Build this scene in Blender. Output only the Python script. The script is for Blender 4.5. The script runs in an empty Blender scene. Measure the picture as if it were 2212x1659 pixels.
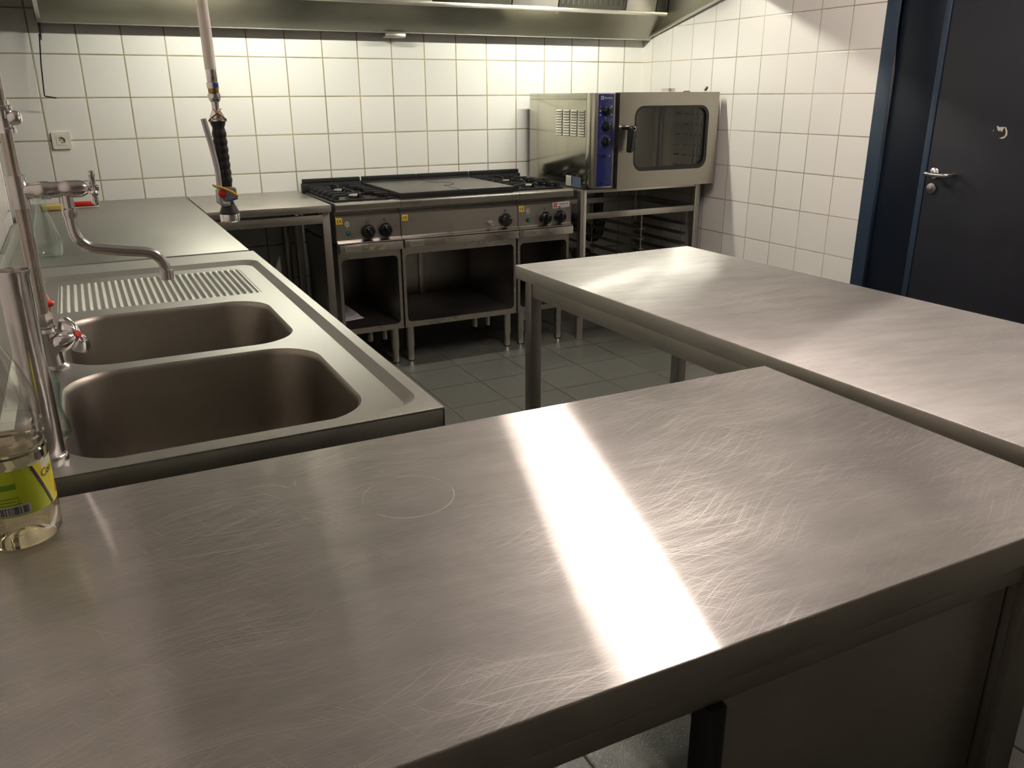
import bpy, bmesh, math, random
from mathutils import Vector, Matrix
PI = math.pi
random.seed(7)
S = bpy.context.scene
COL = S.collection

# ------------------------------------------------------------------ camera
cam_d = bpy.data.cameras.new('camera'); cam = bpy.data.objects.new('camera', cam_d); COL.objects.link(cam)
cam_d.sensor_width = 36.0; cam_d.lens = 1767.73/2212*36.0; cam_d.clip_start = 0.02
_r = Vector((0.88885, -0.45817, -0.00496)).normalized()
_f = Vector((0.43028, 0.83886, -0.33334)).normalized()
_u = _r.cross(_f).normalized(); _r = _f.cross(_u)
cam.matrix_world = Matrix(((_r.x, _u.x, -_f.x, 0.109), (_r.y, _u.y, -_f.y, -4.856), (_r.z, _u.z, -_f.z, 1.415), (0, 0, 0, 1)))
S.camera = cam

# ------------------------------------------------------------------ view, world
S.view_settings.view_transform = 'Standard'; S.view_settings.look = 'None'
S.view_settings.exposure = 1.58; S.view_settings.gamma = 1.0
W = bpy.data.worlds.new('world'); S.world = W; W.use_nodes = True
W.node_tree.nodes['Background'].inputs[0].default_value = (0.9, 0.86, 0.8, 1)
W.node_tree.nodes['Background'].inputs[1].default_value = 0.10
S.cycles.use_denoising = True
S.cycles.max_bounces = 14; S.cycles.transparent_max_bounces = 24; S.cycles.caustics_reflective = False; S.cycles.caustics_refractive = False
S.cycles.sample_clamp_indirect = 6.0

# lamp strengths (the lamps themselves are built with the hood and the ceiling lights)
HOOD_LAMP = (82.0, (1.0, 0.99, 0.86))
ROOM_LAMP = (38.0, (1.0, 0.87, 0.80))
XR = 3.604; ZC = 2.75; TS = 0.203

# ------------------------------------------------------------------ material helpers
def nmat(name):
    m = bpy.data.materials.new(name); m.use_nodes = True
    nt = m.node_tree; return m, nt, nt.nodes['Principled BSDF']
def N(nt, t, **kw):
    n = nt.nodes.new(t)
    for k, v in kw.items(): setattr(n, k, v)
    return n
def ramp(nt, src, p0, c0, p1, c1):
    r = N(nt, 'ShaderNodeValToRGB'); e = r.color_ramp.elements
    e[0].position = p0; e[0].color = c0 if len(c0) == 4 else (*c0, 1)
    e[1].position = p1; e[1].color = c1 if len(c1) == 4 else (*c1, 1)
    nt.links.new(src, r.inputs[0]); return r.outputs[0]
def maprange(nt, src, a, b, c, d):
    r = N(nt, 'ShaderNodeMapRange'); nt.links.new(src, r.inputs[0])
    for i, v in enumerate((a, b, c, d)): r.inputs[i+1].default_value = v
    return r.outputs[0]
def mth(nt, op, a, b=None, c=None):
    m = N(nt, 'ShaderNodeMath', operation=op)
    for i, s in enumerate((a, b, c)):
        if s is None: continue
        if isinstance(s, (int, float)): m.inputs[i].default_value = s
        else: nt.links.new(s, m.inputs[i])
    return m.outputs[0]
def pos(nt): return N(nt, 'ShaderNodeNewGeometry').outputs['Position']
def noise(nt, vec, scale, detail=3, rough=0.5, stretch=None, rot=None):
    if stretch or rot:
        mp = N(nt, 'ShaderNodeMapping')
        if rot: mp.inputs['Rotation'].default_value = rot
        if stretch: mp.inputs['Scale'].default_value = stretch
        if rot and stretch:      # turn first, then stretch
            mp.inputs['Scale'].default_value = (1, 1, 1)
            m2 = N(nt, 'ShaderNodeMapping'); m2.inputs['Scale'].default_value = stretch
            nt.links.new(vec, mp.inputs[0]); nt.links.new(mp.outputs[0], m2.inputs[0]); vec = m2.outputs[0]
        else:
            nt.links.new(vec, mp.inputs[0]); vec = mp.outputs[0]
    n = N(nt, 'ShaderNodeTexNoise'); n.inputs['Scale'].default_value = scale
    n.inputs['Detail'].default_value = detail; n.inputs['Roughness'].default_value = rough
    nt.links.new(vec, n.inputs['Vector']); return n.outputs[0]
def simple(name, col, rough=0.5, metal=0.0, var=0.06, nscale=18.0, coat=0.0, spec=0.5):
    m, nt, b = nmat(name)
    n = noise(nt, pos(nt), nscale, 3)
    c = ramp(nt, n, 0.3, tuple(max(0, x*(1-var)) for x in col), 0.7, tuple(min(1, x*(1+var)) for x in col))
    nt.links.new(c, b.inputs['Base Color'])
    nt.links.new(maprange(nt, n, 0.3, 0.7, max(0.02, rough-0.05), min(1, rough+0.05)), b.inputs['Roughness'])
    b.inputs['Metallic'].default_value = metal
    b.inputs['Coat Weight'].default_value = coat
    b.inputs['Specular IOR Level'].default_value = spec
    return m
def steel(name, col=(0.60, 0.575, 0.535), rough=0.3, brush='x', aniso=0.0, tang=None, blotch=0.06, streak=0.05):
    m, nt, b = nmat(name)
    p = pos(nt)
    st = {'x': (5, 260, 260), 'y': (260, 5, 260), 'z': (260, 260, 5), 'n': (60, 60, 60)}[brush]
    ns = noise(nt, p, 1.0, 2, 0.6, stretch=st)
    nb = noise(nt, p, 5.0, 4, 0.6)
    r = mth(nt, 'ADD', maprange(nt, ns, 0.3, 0.7, rough-streak*0.4, rough+streak*0.4), maprange(nt, nb, 0.3, 0.7, -blotch*0.6, blotch*0.6))
    nt.links.new(r, b.inputs['Roughness'])
    k = mth(nt, 'ADD', maprange(nt, ns, 0.3, 0.7, 0.96, 1.02), maprange(nt, nb, 0.3, 0.7, -0.05, 0.04))
    mx = N(nt, 'ShaderNodeVectorMath', operation='SCALE'); mx.inputs[0].default_value = col
    nt.links.new(k, mx.inputs['Scale']); nt.links.new(mx.outputs[0], b.inputs['Base Color'])
    b.inputs['Metallic'].default_value = 1.0
    if aniso:
        b.inputs['Anisotropic'].default_value = aniso
        cx = N(nt, 'ShaderNodeCombineXYZ')
        for i in range(3): cx.inputs[i].default_value = tang[i]
        nt.links.new(cx.outputs[0], b.inputs['Tangent'])
    return m
def tabletop_steel(name, brush, tang, rough, arcs=(), scratch=1.0, hz=(0.24, 0.42), col=(0.60, 0.575, 0.55)):
    """brushed worktop: long brush marks spread the reflection across them, hairline scratches in several directions"""
    m = steel(name, col, 0.3, brush)
    nt = m.node_tree; nt.nodes.remove(nt.nodes['Principled BSDF']); p = pos(nt)
    st = {'x': (5, 520, 520), 'y': (520, 5, 520)}[brush]
    ns = noise(nt, p, 1.0, 2, 0.6, stretch=st); nb = noise(nt, p, 4.0, 4, 0.6)
    b = N(nt, 'ShaderNodeBsdfAnisotropic')          # narrow along the brush marks, wide across them
    b.inputs['Anisotropy'].default_value = 0.85
    nt.links.new(mth(nt, 'ADD', maprange(nt, ns, 0.3, 0.7, rough-0.01, rough+0.01), maprange(nt, nb, 0.3, 0.7, -0.012, 0.012)), b.inputs['Roughness'])
    cx = N(nt, 'ShaderNodeCombineXYZ')
    for i in range(3): cx.inputs[i].default_value = tang[i]
    nt.links.new(cx.outputs[0], b.inputs['Tangent'])
    kx = N(nt, 'ShaderNodeVectorMath', operation='SCALE'); kx.inputs[0].default_value = col
    cl = noise(nt, p, 1.0, 5, 0.65, stretch=(5.0, 20, 1), rot=(0, 0, 0.16))       # cloudy wear drawn out along the wiping direction
    tone = mth(nt, 'ADD', maprange(nt, ns, 0.3, 0.7, 0.95, 1.03), maprange(nt, cl, 0.32, 0.68, -0.11, 0.07))
    nt.links.new(tone, kx.inputs['Scale'])
    nt.links.new(kx.outputs[0], b.inputs['Color'])
    masks = []
    for ang, thr, sc, st in ((0.12, 0.60, 1.0, (3.5, 1300, 1)), (-0.22, 0.62, 1.0, (4, 1200, 1)), (-0.45, 0.64, 1.0, (4.5, 1000, 1)), (0.7, 0.665, 1.0, (7, 900, 1)), (1.1, 0.685, 1.0, (9, 900, 1))):
        wob = N(nt, 'ShaderNodeVectorMath', operation='ADD')
        nz = N(nt, 'ShaderNodeTexNoise'); nz.inputs['Scale'].default_value = 2.2; nt.links.new(p, nz.inputs['Vector'])
        sc_ = N(nt, 'ShaderNodeVectorMath', operation='SCALE'); sc_.inputs['Scale'].default_value = 0.12
        nt.links.new(nz.outputs['Color'], sc_.inputs[0])
        nt.links.new(p, wob.inputs[0]); nt.links.new(sc_.outputs[0], wob.inputs[1])
        s = noise(nt, wob.outputs[0], 1.0, 1, 0.5, stretch=st, rot=(0, 0, ang))
        masks.append(maprange(nt, s, thr, thr+0.07, 0, 1))
    dens = maprange(nt, noise(nt, p, 3.0, 2), 0.40, 0.62, 0.1, 1.0)
    tot = masks[0]
    for k in masks[1:]: tot = mth(nt, 'MAXIMUM', tot, k)
    tot = mth(nt, 'MULTIPLY', tot, dens)
    for (cx, cy, rad, wdt, lo) in arcs:
        v = N(nt, 'ShaderNodeVectorMath', operation='DISTANCE'); nt.links.new(p, v.inputs[0]); v.inputs[1].default_value = (cx, cy, 0.9)
        d = mth(nt, 'ABSOLUTE', mth(nt, 'SUBTRACT', v.outputs['Value'], rad))
        a = maprange(nt, d, 0.0, wdt, 1, 0)
        nm = maprange(nt, noise(nt, p, 14.0, 2), lo, lo+0.15, 0, 1)
        tot = mth(nt, 'MAXIMUM', tot, mth(nt, 'MULTIPLY', a, nm))
    tot = mth(nt, 'MULTIPLY', tot, 0.5*scratch)
    g = N(nt, 'ShaderNodeBsdfGlossy'); g.inputs['Roughness'].default_value = 0.42; g.inputs['Color'].default_value = (0.9, 0.87, 0.80, 1)
    # a broad haze of fine scuffs under everything
    haze = N(nt, 'ShaderNodeBsdfGlossy'); haze.inputs['Roughness'].default_value = 0.52; nt.links.new(kx.outputs[0], haze.inputs['Color'])
    mh = N(nt, 'ShaderNodeMixShader'); nt.links.new(maprange(nt, noise(nt, p, 2.0, 5, 0.65), 0.3, 0.7, *hz), mh.inputs[0])
    nt.links.new(b.outputs[0], mh.inputs[1]); nt.links.new(haze.outputs[0], mh.inputs[2])
    mx = N(nt, 'ShaderNodeMixShader'); nt.links.new(tot, mx.inputs[0])
    nt.links.new(mh.outputs[0], mx.inputs[1]); nt.links.new(g.outputs[0], mx.inputs[2])
    nt.links.new(mx.outputs[0], nt.nodes['Material Output'].inputs[0])
    return m
def tiles(name, ax, ox, ay, oy, size, gw, tile, grout, rough, grough=0.8, var=0.03, noise_bump=0.0):
    """square tiles with grout joints on two world axes (0=x 1=y 2=z)"""
    m, nt, b = nmat(name); p = pos(nt)
    sp = N(nt, 'ShaderNodeSeparateXYZ'); nt.links.new(p, sp.inputs[0])
    def cell(a, o):
        u = mth(nt, 'DIVIDE', mth(nt, 'SUBTRACT', sp.outputs[a], o), size)
        fl = mth(nt, 'FLOOR', u); fr = mth(nt, 'SUBTRACT', u, fl)
        d = mth(nt, 'MINIMUM', fr, mth(nt, 'SUBTRACT', 1.0, fr))
        return fl, mth(nt, 'MULTIPLY', d, size)
    fa, da = cell(ax, ox); fb, db = cell(ay, oy)
    d = mth(nt, 'MINIMUM', da, db)
    gm = maprange(nt, d, gw*0.35, gw*0.65, 1, 0)
    cx = N(nt, 'ShaderNodeCombineXYZ'); nt.links.new(fa, cx.inputs[0]); nt.links.new(fb, cx.inputs[1])
    wn = N(nt, 'ShaderNodeTexWhiteNoise', noise_dimensions='2D'); nt.links.new(cx.outputs[0], wn.inputs['Vector'])
    tc = ramp(nt, wn.outputs['Value'], 0.0, tuple(c*(1-var) for c in tile), 1.0, tuple(min(1, c*(1+var)) for c in tile))
    gc = ramp(nt, noise(nt, p, 2.3, 4, 0.6), 0.35, tuple(c*0.6 for c in grout), 0.68, tuple(min(1, c*1.5) for c in grout))
    mx = N(nt, 'ShaderNodeMix', data_type='RGBA'); nt.links.new(gm, mx.inputs[0]); nt.links.new(tc, mx.inputs[6]); nt.links.new(gc, mx.inputs[7])
    nt.links.new(mx.outputs[2], b.inputs['Base Color'])
    nt.links.new(maprange(nt, gm, 0, 1, rough, grough), b.inputs['Roughness'])
    bp = N(nt, 'ShaderNodeBump'); bp.inputs['Strength'].default_value = 0.5; bp.inputs['Distance'].default_value = 0.002
    h = maprange(nt, d, 0.0, gw*1.1, 0, 1)
    if noise_bump: h = mth(nt, 'ADD', h, mth(nt, 'MULTIPLY', noise(nt, p, 220, 2), noise_bump))
    nt.links.new(h, bp.inputs['Height']); nt.links.new(bp.outputs[0], b.inputs['Normal'])
    return m
def emis(name, strength, col):
    m, nt, b = nmat(name)
    b.inputs['Base Color'].default_value = (0.9, 0.9, 0.88, 1)
    b.inputs['Emission Color'].default_value = (*col, 1); b.inputs['Emission Strength'].default_value = strength
    return m
def glass(name, col, rough=0.02, ior=1.45):
    m, nt, b = nmat(name)
    b.inputs['Base Color'].default_value = (*col, 1); b.inputs['Transmission Weight'].default_value = 1.0
    b.inputs['Roughness'].default_value = rough; b.inputs['IOR'].default_value = ior
    return m
def thin_glass(name, tint, refl=0.04, rough=0.05, edge=None):
    """thin clear sheet: mostly see-through, more gloss (and tint) where seen edge-on"""
    m, nt, b = nmat(name)
    lw = N(nt, 'ShaderNodeLayerWeight'); lw.inputs[0].default_value = 0.5
    f2 = mth(nt, 'POWER', lw.outputs['Facing'], 3.0)
    t = N(nt, 'ShaderNodeBsdfTransparent')
    nt.links.new(ramp(nt, lw.outputs['Facing'], 0.35, tint, 0.95, edge or tint), t.inputs[0])
    g = N(nt, 'ShaderNodeBsdfGlossy'); g.inputs['Roughness'].default_value = rough
    mx = N(nt, 'ShaderNodeMixShader'); nt.links.new(mth(nt, 'ADD', mth(nt, 'MULTIPLY', f2, 0.45), refl), mx.inputs[0])
    nt.links.new(t.outputs[0], mx.inputs[1]); nt.links.new(g.outputs[0], mx.inputs[2])
    nt.links.new(mx.outputs[0], nt.nodes['Material Output'].inputs[0]); return m

M = {}
M['tile_back'] = tiles('white_wall_tiles_back', 0, 0.0, 2, 1.614, TS, 0.0065, (0.89, 0.88, 0.81), (0.36, 0.31, 0.19), 0.16)
M['tile_right'] = tiles('white_wall_tiles_right', 1, -0.1025, 2, 1.614, TS, 0.005, (0.88, 0.85, 0.79), (0.46, 0.39, 0.31), 0.2)
M['tile_left'] = tiles('white_wall_tiles_left', 1, -1.17, 2, 1.614, TS, 0.005, (0.86, 0.83, 0.77), (0.50, 0.42, 0.36), 0.2)
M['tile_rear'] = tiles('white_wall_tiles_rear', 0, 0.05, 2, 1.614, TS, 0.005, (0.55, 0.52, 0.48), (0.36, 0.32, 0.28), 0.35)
M['floor'] = tiles('grey_floor_tiles', 0, 2.107, 1, -1.474, 0.2965, 0.0075, (0.12, 0.12, 0.105), (0.03, 0.026, 0.02), 0.22, 0.9, 0.05, 0.6)
M['ceiling'] = simple('ceiling_paint', (0.72, 0.70, 0.66), 0.8)
M['steel'] = steel('stainless_steel', (0.50, 0.475, 0.43), 0.30, 'x')
M['steel_y'] = steel('stainless_steel_long', (0.72, 0.69, 0.63), 0.48, 'y')
M['steel_edge'] = steel('worktop_edge_steel', (0.62, 0.59, 0.54), 0.42, 'x')
M['steel_z'] = steel('stainless_steel_upright', rough=0.30, brush='z')
M['steel_dull'] = steel('dull_stainless_steel', (0.50, 0.48, 0.44), 0.42, 'x')
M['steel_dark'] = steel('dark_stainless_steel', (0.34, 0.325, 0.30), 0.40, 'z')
M['steel_sink'] = steel('sink_steel', (0.375, 0.372, 0.338), 0.48, 'n', blotch=0.07)
M['steel_bowl'] = steel('bowl_steel', (0.33, 0.30, 0.26), 0.42, 'n', blotch=0.05)
M['steel_hood'] = steel('hood_steel', (0.34, 0.33, 0.28), 0.33, 'x')
M['steel_oven'] = steel('oven_steel', (0.40, 0.375, 0.32), 0.33, 'x')
M['steel_side'] = steel('oven_side_steel', (0.50, 0.485, 0.40), 0.16, 'z', blotch=0.03, streak=0.02)
M['top_b'] = tabletop_steel('worktop_steel_front', 'x', (1, 0, 0), 0.235,
    arcs=((0.44, -3.90, 0.062, 0.0010, 0.47), (0.26, -3.82, 0.045, 0.0010, 0.45), (0.36, -3.80, 0.05, 0.0010, 0.5), (0.47, -3.80, 0.04, 0.0011, 0.5), (0.2, -4.05, 0.08, 0.0008, 0.5)))
M['top_a'] = tabletop_steel('worktop_steel_side', 'y', (0, 1, 0), 0.30, scratch=0.8, hz=(0.62, 0.86), col=(0.43, 0.415, 0.395))
M['chrome'] = steel('chrome', (0.80, 0.78, 0.78), 0.09, 'n', blotch=0.03, streak=0.02)
M['chrome_worn'] = steel('worn_chrome', (0.70, 0.67, 0.66), 0.20, 'n', blotch=0.06)
M['pipe'] = steel('riser_pipe_steel', (0.50, 0.45, 0.40), 0.28, 'z', blotch=0.05)
M['cast_iron'] = simple('black_cast_iron', (0.014, 0.014, 0.014), 0.6, spec=0.25)
M['enamel'] = simple('black_enamel', (0.016, 0.016, 0.017), 0.35, spec=0.3)
M['plate_iron'] = simple('worn_iron_hotplate', (0.13, 0.125, 0.11), 0.42, 0.7, 0.25, 7)
M['burner'] = simple('pale_burner_cap', (0.30, 0.29, 0.25), 0.55, 0.4, 0.2, 30)
M['black_plastic'] = simple('black_plastic', (0.012, 0.012, 0.013), 0.18)
M['black_rubber'] = simple('black_rubber', (0.014, 0.014, 0.014), 0.42)
M['black_void'] = simple('black_gap_shade', (0.008, 0.008, 0.008), 0.7)  # black standing in for the shade inside slots, grooves and gaps
M['white_mark'] = simple('white_print', (0.8, 0.8, 0.78), 0.5)
M['dark_print'] = simple('dark_print', (0.03, 0.03, 0.03), 0.5)
M['yellow'] = simple('yellow_sticker', (0.80, 0.58, 0.05), 0.45)
M['grey_sticker'] = simple('grey_sticker', (0.42, 0.41, 0.38), 0.6)
M['white_sticker'] = simple('white_sticker', (0.75, 0.73, 0.68), 0.5)
M['bluegrey'] = simple('blue_grey_sticker', (0.10, 0.15, 0.21), 0.4)
M['red_print'] = simple('red_print', (0.45, 0.04, 0.04), 0.5)
M['green_lens'] = simple('green_lens', (0.01, 0.16, 0.10), 0.2)
M['oven_blue'] = simple('blue_control_panel', (0.012, 0.022, 0.13), 0.3)
M['blue_frame'] = simple('blue_frame_paint', (0.014, 0.029, 0.056), 0.5)
M['door_leaf'] = simple('dark_door_paint', (0.0095, 0.0102, 0.0170), 0.5, var=0.08)
M['navy_panel'] = simple('navy_panel_paint', (0.004, 0.007, 0.014), 0.4, spec=0.25, var=0.02)
M['primer'] = simple('bare_primer', (0.62, 0.58, 0.46), 0.7)
M['hose_cream'] = simple('cream_hose', (0.95, 0.88, 0.78), 0.45)
M['brass'] = simple('brass', (0.40, 0.25, 0.08), 0.35, 1.0)
M['rubber_band'] = simple('tan_rubber_band', (0.50, 0.27, 0.08), 0.6)
M['yellow_band'] = simple('yellow_band', (0.72, 0.46, 0.06), 0.5)
M['grey_plastic'] = simple('grey_cast_metal', (0.36, 0.35, 0.36), 0.4, 0.6)
M['lever_metal'] = simple('pale_lever_metal', (0.58, 0.56, 0.57), 0.35, 0.3)
M['red_plastic'] = simple('red_plastic', (0.62, 0.03, 0.02), 0.32)
M['blue_plastic'] = simple('blue_plastic', (0.03, 0.13, 0.42), 0.35)
M['pink_plastic'] = simple('pale_red_plastic', (0.72, 0.22, 0.17), 0.3)
M['socket'] = simple('ivory_plastic', (0.80, 0.79, 0.66), 0.3)
M['socket_in'] = simple('ivory_plastic_shaded', (0.62, 0.60, 0.48), 0.4)
M['sponge'] = simple('yellow_sponge', (0.62, 0.47, 0.14), 0.9, nscale=120, var=0.2)
M['paper'] = simple('lilac_paper', (0.60, 0.55, 0.60), 0.8)
M['paper_w'] = simple('white_paper', (0.75, 0.73, 0.73), 0.8)
M['lime'] = simple('lime_label', (0.62, 0.74, 0.04), 0.35)
M['lemon'] = simple('lemon_label', (0.93, 0.86, 0.04), 0.35)
M['cream_label'] = simple('cream_label', (0.93, 0.91, 0.68), 0.35)
M['purple'] = simple('purple_print', (0.06, 0.01, 0.05), 0.4)
M['green_print'] = simple('green_print', (0.16, 0.36, 0.02), 0.4)
M['orange_print'] = simple('orange_print', (0.75, 0.22, 0.03), 0.4)
M['glass_green'] = thin_glass('pale_green_glass', (0.96, 0.985, 0.975), 0.06, 0.04, (0.72, 0.88, 0.81))
M['glass_clear'] = thin_glass('clear_glass', (0.93, 0.96, 0.95), 0.06, 0.04, (0.66, 0.82, 0.80))
M['pet'] = thin_glass('clear_bottle_plastic', (0.94, 0.94, 0.92), 0.05, 0.08, (0.78, 0.78, 0.74))
M['vinegar'] = glass('pale_vinegar', (0.93, 0.86, 0.58), 0.0, 1.33)
M['oven_glass'] = thin_glass('dark_oven_glass', (0.82, 0.82, 0.79), 0.03, 0.04)
M['hood_lamp'] = emis('hood_tube_light', *HOOD_LAMP)
M['hood_lamp_weak'] = emis('hood_tube_light_weak', HOOD_LAMP[0]*0.82, HOOD_LAMP[1])  # left tube set weaker to keep that side of the wall dimmer
M['room_lamp'] = emis('ceiling_tube_light', *ROOM_LAMP)
M['white_metal'] = simple('white_lamp_metal', (0.75, 0.74, 0.72), 0.4)
M['filter'] = steel('filter_steel', (0.13, 0.125, 0.105), 0.45, 'y')
M['bare_rail'] = steel('pale_rail_steel', (0.70, 0.68, 0.62), 0.35, 'x')

# ------------------------------------------------------------------ mesh builder
BASE = {}
_text_cache = {}
def text_mesh(txt):
    if txt not in _text_cache:
        cu = bpy.data.curves.new('t', 'FONT'); cu.body = txt; cu.size = 1.0; cu.resolution_u = 3
        ob = bpy.data.objects.new('t', cu); COL.objects.link(ob)
        dg = bpy.context.evaluated_depsgraph_get()
        me = bpy.data.meshes.new_from_object(ob.evaluated_get(dg))
        vs = [v.co.copy() for v in me.vertices]; fs = [tuple(p.vertices) for p in me.polygons]
        bpy.data.objects.remove(ob); bpy.data.curves.remove(cu); bpy.data.meshes.remove(me)
        x0 = min(v.x for v in vs); x1 = max(v.x for v in vs); y0 = min(v.y for v in vs); y1 = max(v.y for v in vs)
        _text_cache[txt] = ([(v.x-x0, v.y-y0) for v in vs], fs, x1-x0, y1-y0)
    return _text_cache[txt]
def rrect(x0, x1, y0, y1, r, n=8):
    pts = []
    for cx, cy, a0 in ((x1-r, y0+r, -PI/2), (x1-r, y1-r, 0), (x0+r, y1-r, PI/2), (x0+r, y0+r, PI)):
        for k in range(n+1):
            a = a0+PI/2*k/n; pts.append((cx+r*math.cos(a), cy+r*math.sin(a)))
    return pts
class MB:
    def __init__(s): s.bm = bmesh.new()
    def _bev(s, vs, b, seg=2):
        if b <= 0: return
        es = list({e for v in vs for e in v.link_edges})
        bmesh.ops.bevel(s.bm, geom=es, offset=b, segments=seg, profile=0.5, affect='EDGES')
    def box(s, x0, x1, y0, y1, z0, z1, b=0.0012, seg=2):
        m = Matrix.Translation(((x0+x1)/2, (y0+y1)/2, (z0+z1)/2)) @ Matrix.Diagonal((abs(x1-x0), abs(y1-y0), abs(z1-z0), 1))
        r = bmesh.ops.create_cube(s.bm, size=1, matrix=m); s._bev(r['verts'], min(b, 0.4*min(abs(x1-x0), abs(y1-y0), abs(z1-z0))), seg); return s
    def obox(s, c, size, rot, b=0.001):
        m = Matrix.Translation(c) @ rot.to_4x4() @ Matrix.Diagonal((*size, 1))
        r = bmesh.ops.create_cube(s.bm, size=1, matrix=m); s._bev(r['verts'], min(b, 0.4*min(size))); return s
    def ring(s, pts): return [s.bm.verts.new(p) for p in pts]
    def skin(s, rings, closed_u=True, cap0=True, cap1=True, closed_v=False):
        vr = [s.ring(r) for r in rings]; n = len(vr[0])
        L = len(vr)
        for i in range(L if closed_v else L-1):
            a, b = vr[i], vr[(i+1) % L]
            for j in range(n if closed_u else n-1):
                k = (j+1) % n
                try: s.bm.faces.new((a[j], a[k], b[k], b[j]))
                except ValueError: pass
        if not closed_v:
            if cap0 and n > 2: s.bm.faces.new(vr[0][::-1])
            if cap1 and n > 2: s.bm.faces.new(vr[-1])
        return s
    def lathe(s, o, axis, prof, n=32, cap0=True, cap1=True):
        o = Vector(o); ax = Vector(axis).normalized()
        u = ax.orthogonal().normalized(); v = ax.cross(u)
        rings = [[o+ax*h+(u*math.cos(2*PI*k/n)+v*math.sin(2*PI*k/n))*max(r, 1e-5) for k in range(n)] for r, h in prof]
        return s.skin(rings, True, cap0, cap1)
    def cyl(s, p0, p1, r0, r1=None, n=24):
        p0 = Vector(p0); d = Vector(p1)-p0; r1 = r0 if r1 is None else r1
        return s.lathe(p0, d, [(r0, 0), (r1, d.length)], n)
    def tube(s, pts, r, n=14, closed=False):
        P = [Vector(p) for p in pts]; L = len(P); rings = []
        t = (P[1]-P[0]).normalized(); u = t.orthogonal().normalized()
        for i in range(L):
            if closed: t2 = (P[(i+1) % L]-P[i-1]).normalized()
            else: t2 = (P[min(i+1, L-1)]-P[max(i-1, 0)]).normalized()
            u = (u-t2*u.dot(t2)).normalized(); v = t2.cross(u)
            rr = r[i] if isinstance(r, (list, tuple)) else r
            rings.append([P[i]+(u*math.cos(2*PI*k/n)+v*math.sin(2*PI*k/n))*rr for k in range(n)])
        return s.skin(rings, True, True, True, closed)
    def prism(s, poly, axis, a0, a1, b=0.0):
        def mk(p, a): return {'x': (a, p[0], p[1]), 'y': (p[0], a, p[1]), 'z': (p[0], p[1], a)}[axis]
        va = [s.bm.verts.new(mk(p, a0)) for p in poly]; vb = [s.bm.verts.new(mk(p, a1)) for p in poly]; n = len(poly)
        s.bm.faces.new(va[::-1]); s.bm.faces.new(vb)
        for i in range(n): s.bm.faces.new((va[i], va[(i+1) % n], vb[(i+1) % n], vb[i]))
        if b: s._bev(va+vb, b)
        return s
    def plate(s, outer, holes, fn, t):
        """flat plate with holes: 2D loops -> fn(x, y, h), thickness t"""
        cu = bpy.data.curves.new('p', 'CURVE'); cu.dimensions = '2D'; cu.fill_mode = 'BOTH'; cu.extrude = 0.5
        for loop in [outer]+list(holes):
            sp = cu.splines.new('POLY'); sp.points.add(len(loop)-1)
            for q, p in zip(sp.points, loop): q.co = (p[0], p[1], 0, 1)
            sp.use_cyclic_u = True
        ob = bpy.data.objects.new('p', cu); COL.objects.link(ob)
        me = bpy.data.meshes.new_from_object(ob.evaluated_get(bpy.context.evaluated_depsgraph_get()))
        vs = [s.bm.verts.new(fn(v.co.x, v.co.y, (v.co.z+0.5)*t)) for v in me.vertices]
        for p in me.polygons:
            try: s.bm.faces.new([vs[i] for i in p.vertices])
            except ValueError: pass
        bpy.data.objects.remove(ob); bpy.data.curves.remove(cu); bpy.data.meshes.remove(me); return s
    def text(s, txt, h, fn, center=True, width=None):
        vs, fs, w, hh = text_mesh(txt); k = h/hh; kx = width/w if width else k
        ox, oy = (w*kx/2, h/2) if center else (0, 0)
        bv = [s.bm.verts.new(fn(x*kx-ox, y*k-oy)) for x, y in vs]
        for f in fs:
            try: s.bm.faces.new([bv[i] for i in f])
            except ValueError: pass
        return s
    def quads(s, grid):
        rows = [s.ring(r) for r in grid]
        for a, b in zip(rows, rows[1:]):
            for j in range(len(a)-1): s.bm.faces.new((a[j], a[j+1], b[j+1], b[j]))
        return s
    def build(s, name, mat, parent=None, base=None, angle=35, label=None, kind=None):
        bm = s.bm
        bmesh.ops.remove_doubles(bm, verts=bm.verts, dist=1e-6)
        bmesh.ops.recalc_face_normals(bm, faces=bm.faces)
        me = bpy.data.meshes.new(name)
        if parent is not None: off = BASE[parent.name]
        elif base is not None: off = Vector(base)
        else:
            xs = [v.co for v in bm.verts]
            off = Vector(((min(p.x for p in xs)+max(p.x for p in xs))/2, (min(p.y for p in xs)+max(p.y for p in xs))/2, min(p.z for p in xs)))
        bmesh.ops.translate(bm, vec=-off, verts=bm.verts)
        bm.to_mesh(me); bm.free()
        me.shade_smooth(); me.set_sharp_from_angle(angle=math.radians(angle))
        me.materials.append(M[mat] if isinstance(mat, str) else mat)
        o = bpy.data.objects.new(name, me); COL.objects.link(o)
        if parent is not None: o.parent = parent
        else: o.location = off
        BASE[o.name] = off
        if label: o['label'] = label
        if kind: o['kind'] = kind
        return o
def tag(o, label, cat, group=None):
    o['label'] = label; o['category'] = cat
    if group: o['group'] = group
    return o
def thing(name, base, label, cat, group=None):
    o = bpy.data.objects.new(name, None); COL.objects.link(o); o.location = base; o.empty_display_size = 0.05
    BASE[o.name] = Vector(base); return tag(o, label, cat, group)
def structure(o): o['kind'] = 'structure'; return o
def copy_tree(o, delta=(0, 0, 0), parent=None):
    c = o.copy(); COL.objects.link(c)
    if parent is not None: c.parent = parent
    else: c.location = o.location+Vector(delta)
    for ch in list(o.children): copy_tree(ch, (0, 0, 0), c)
    return c
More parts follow.
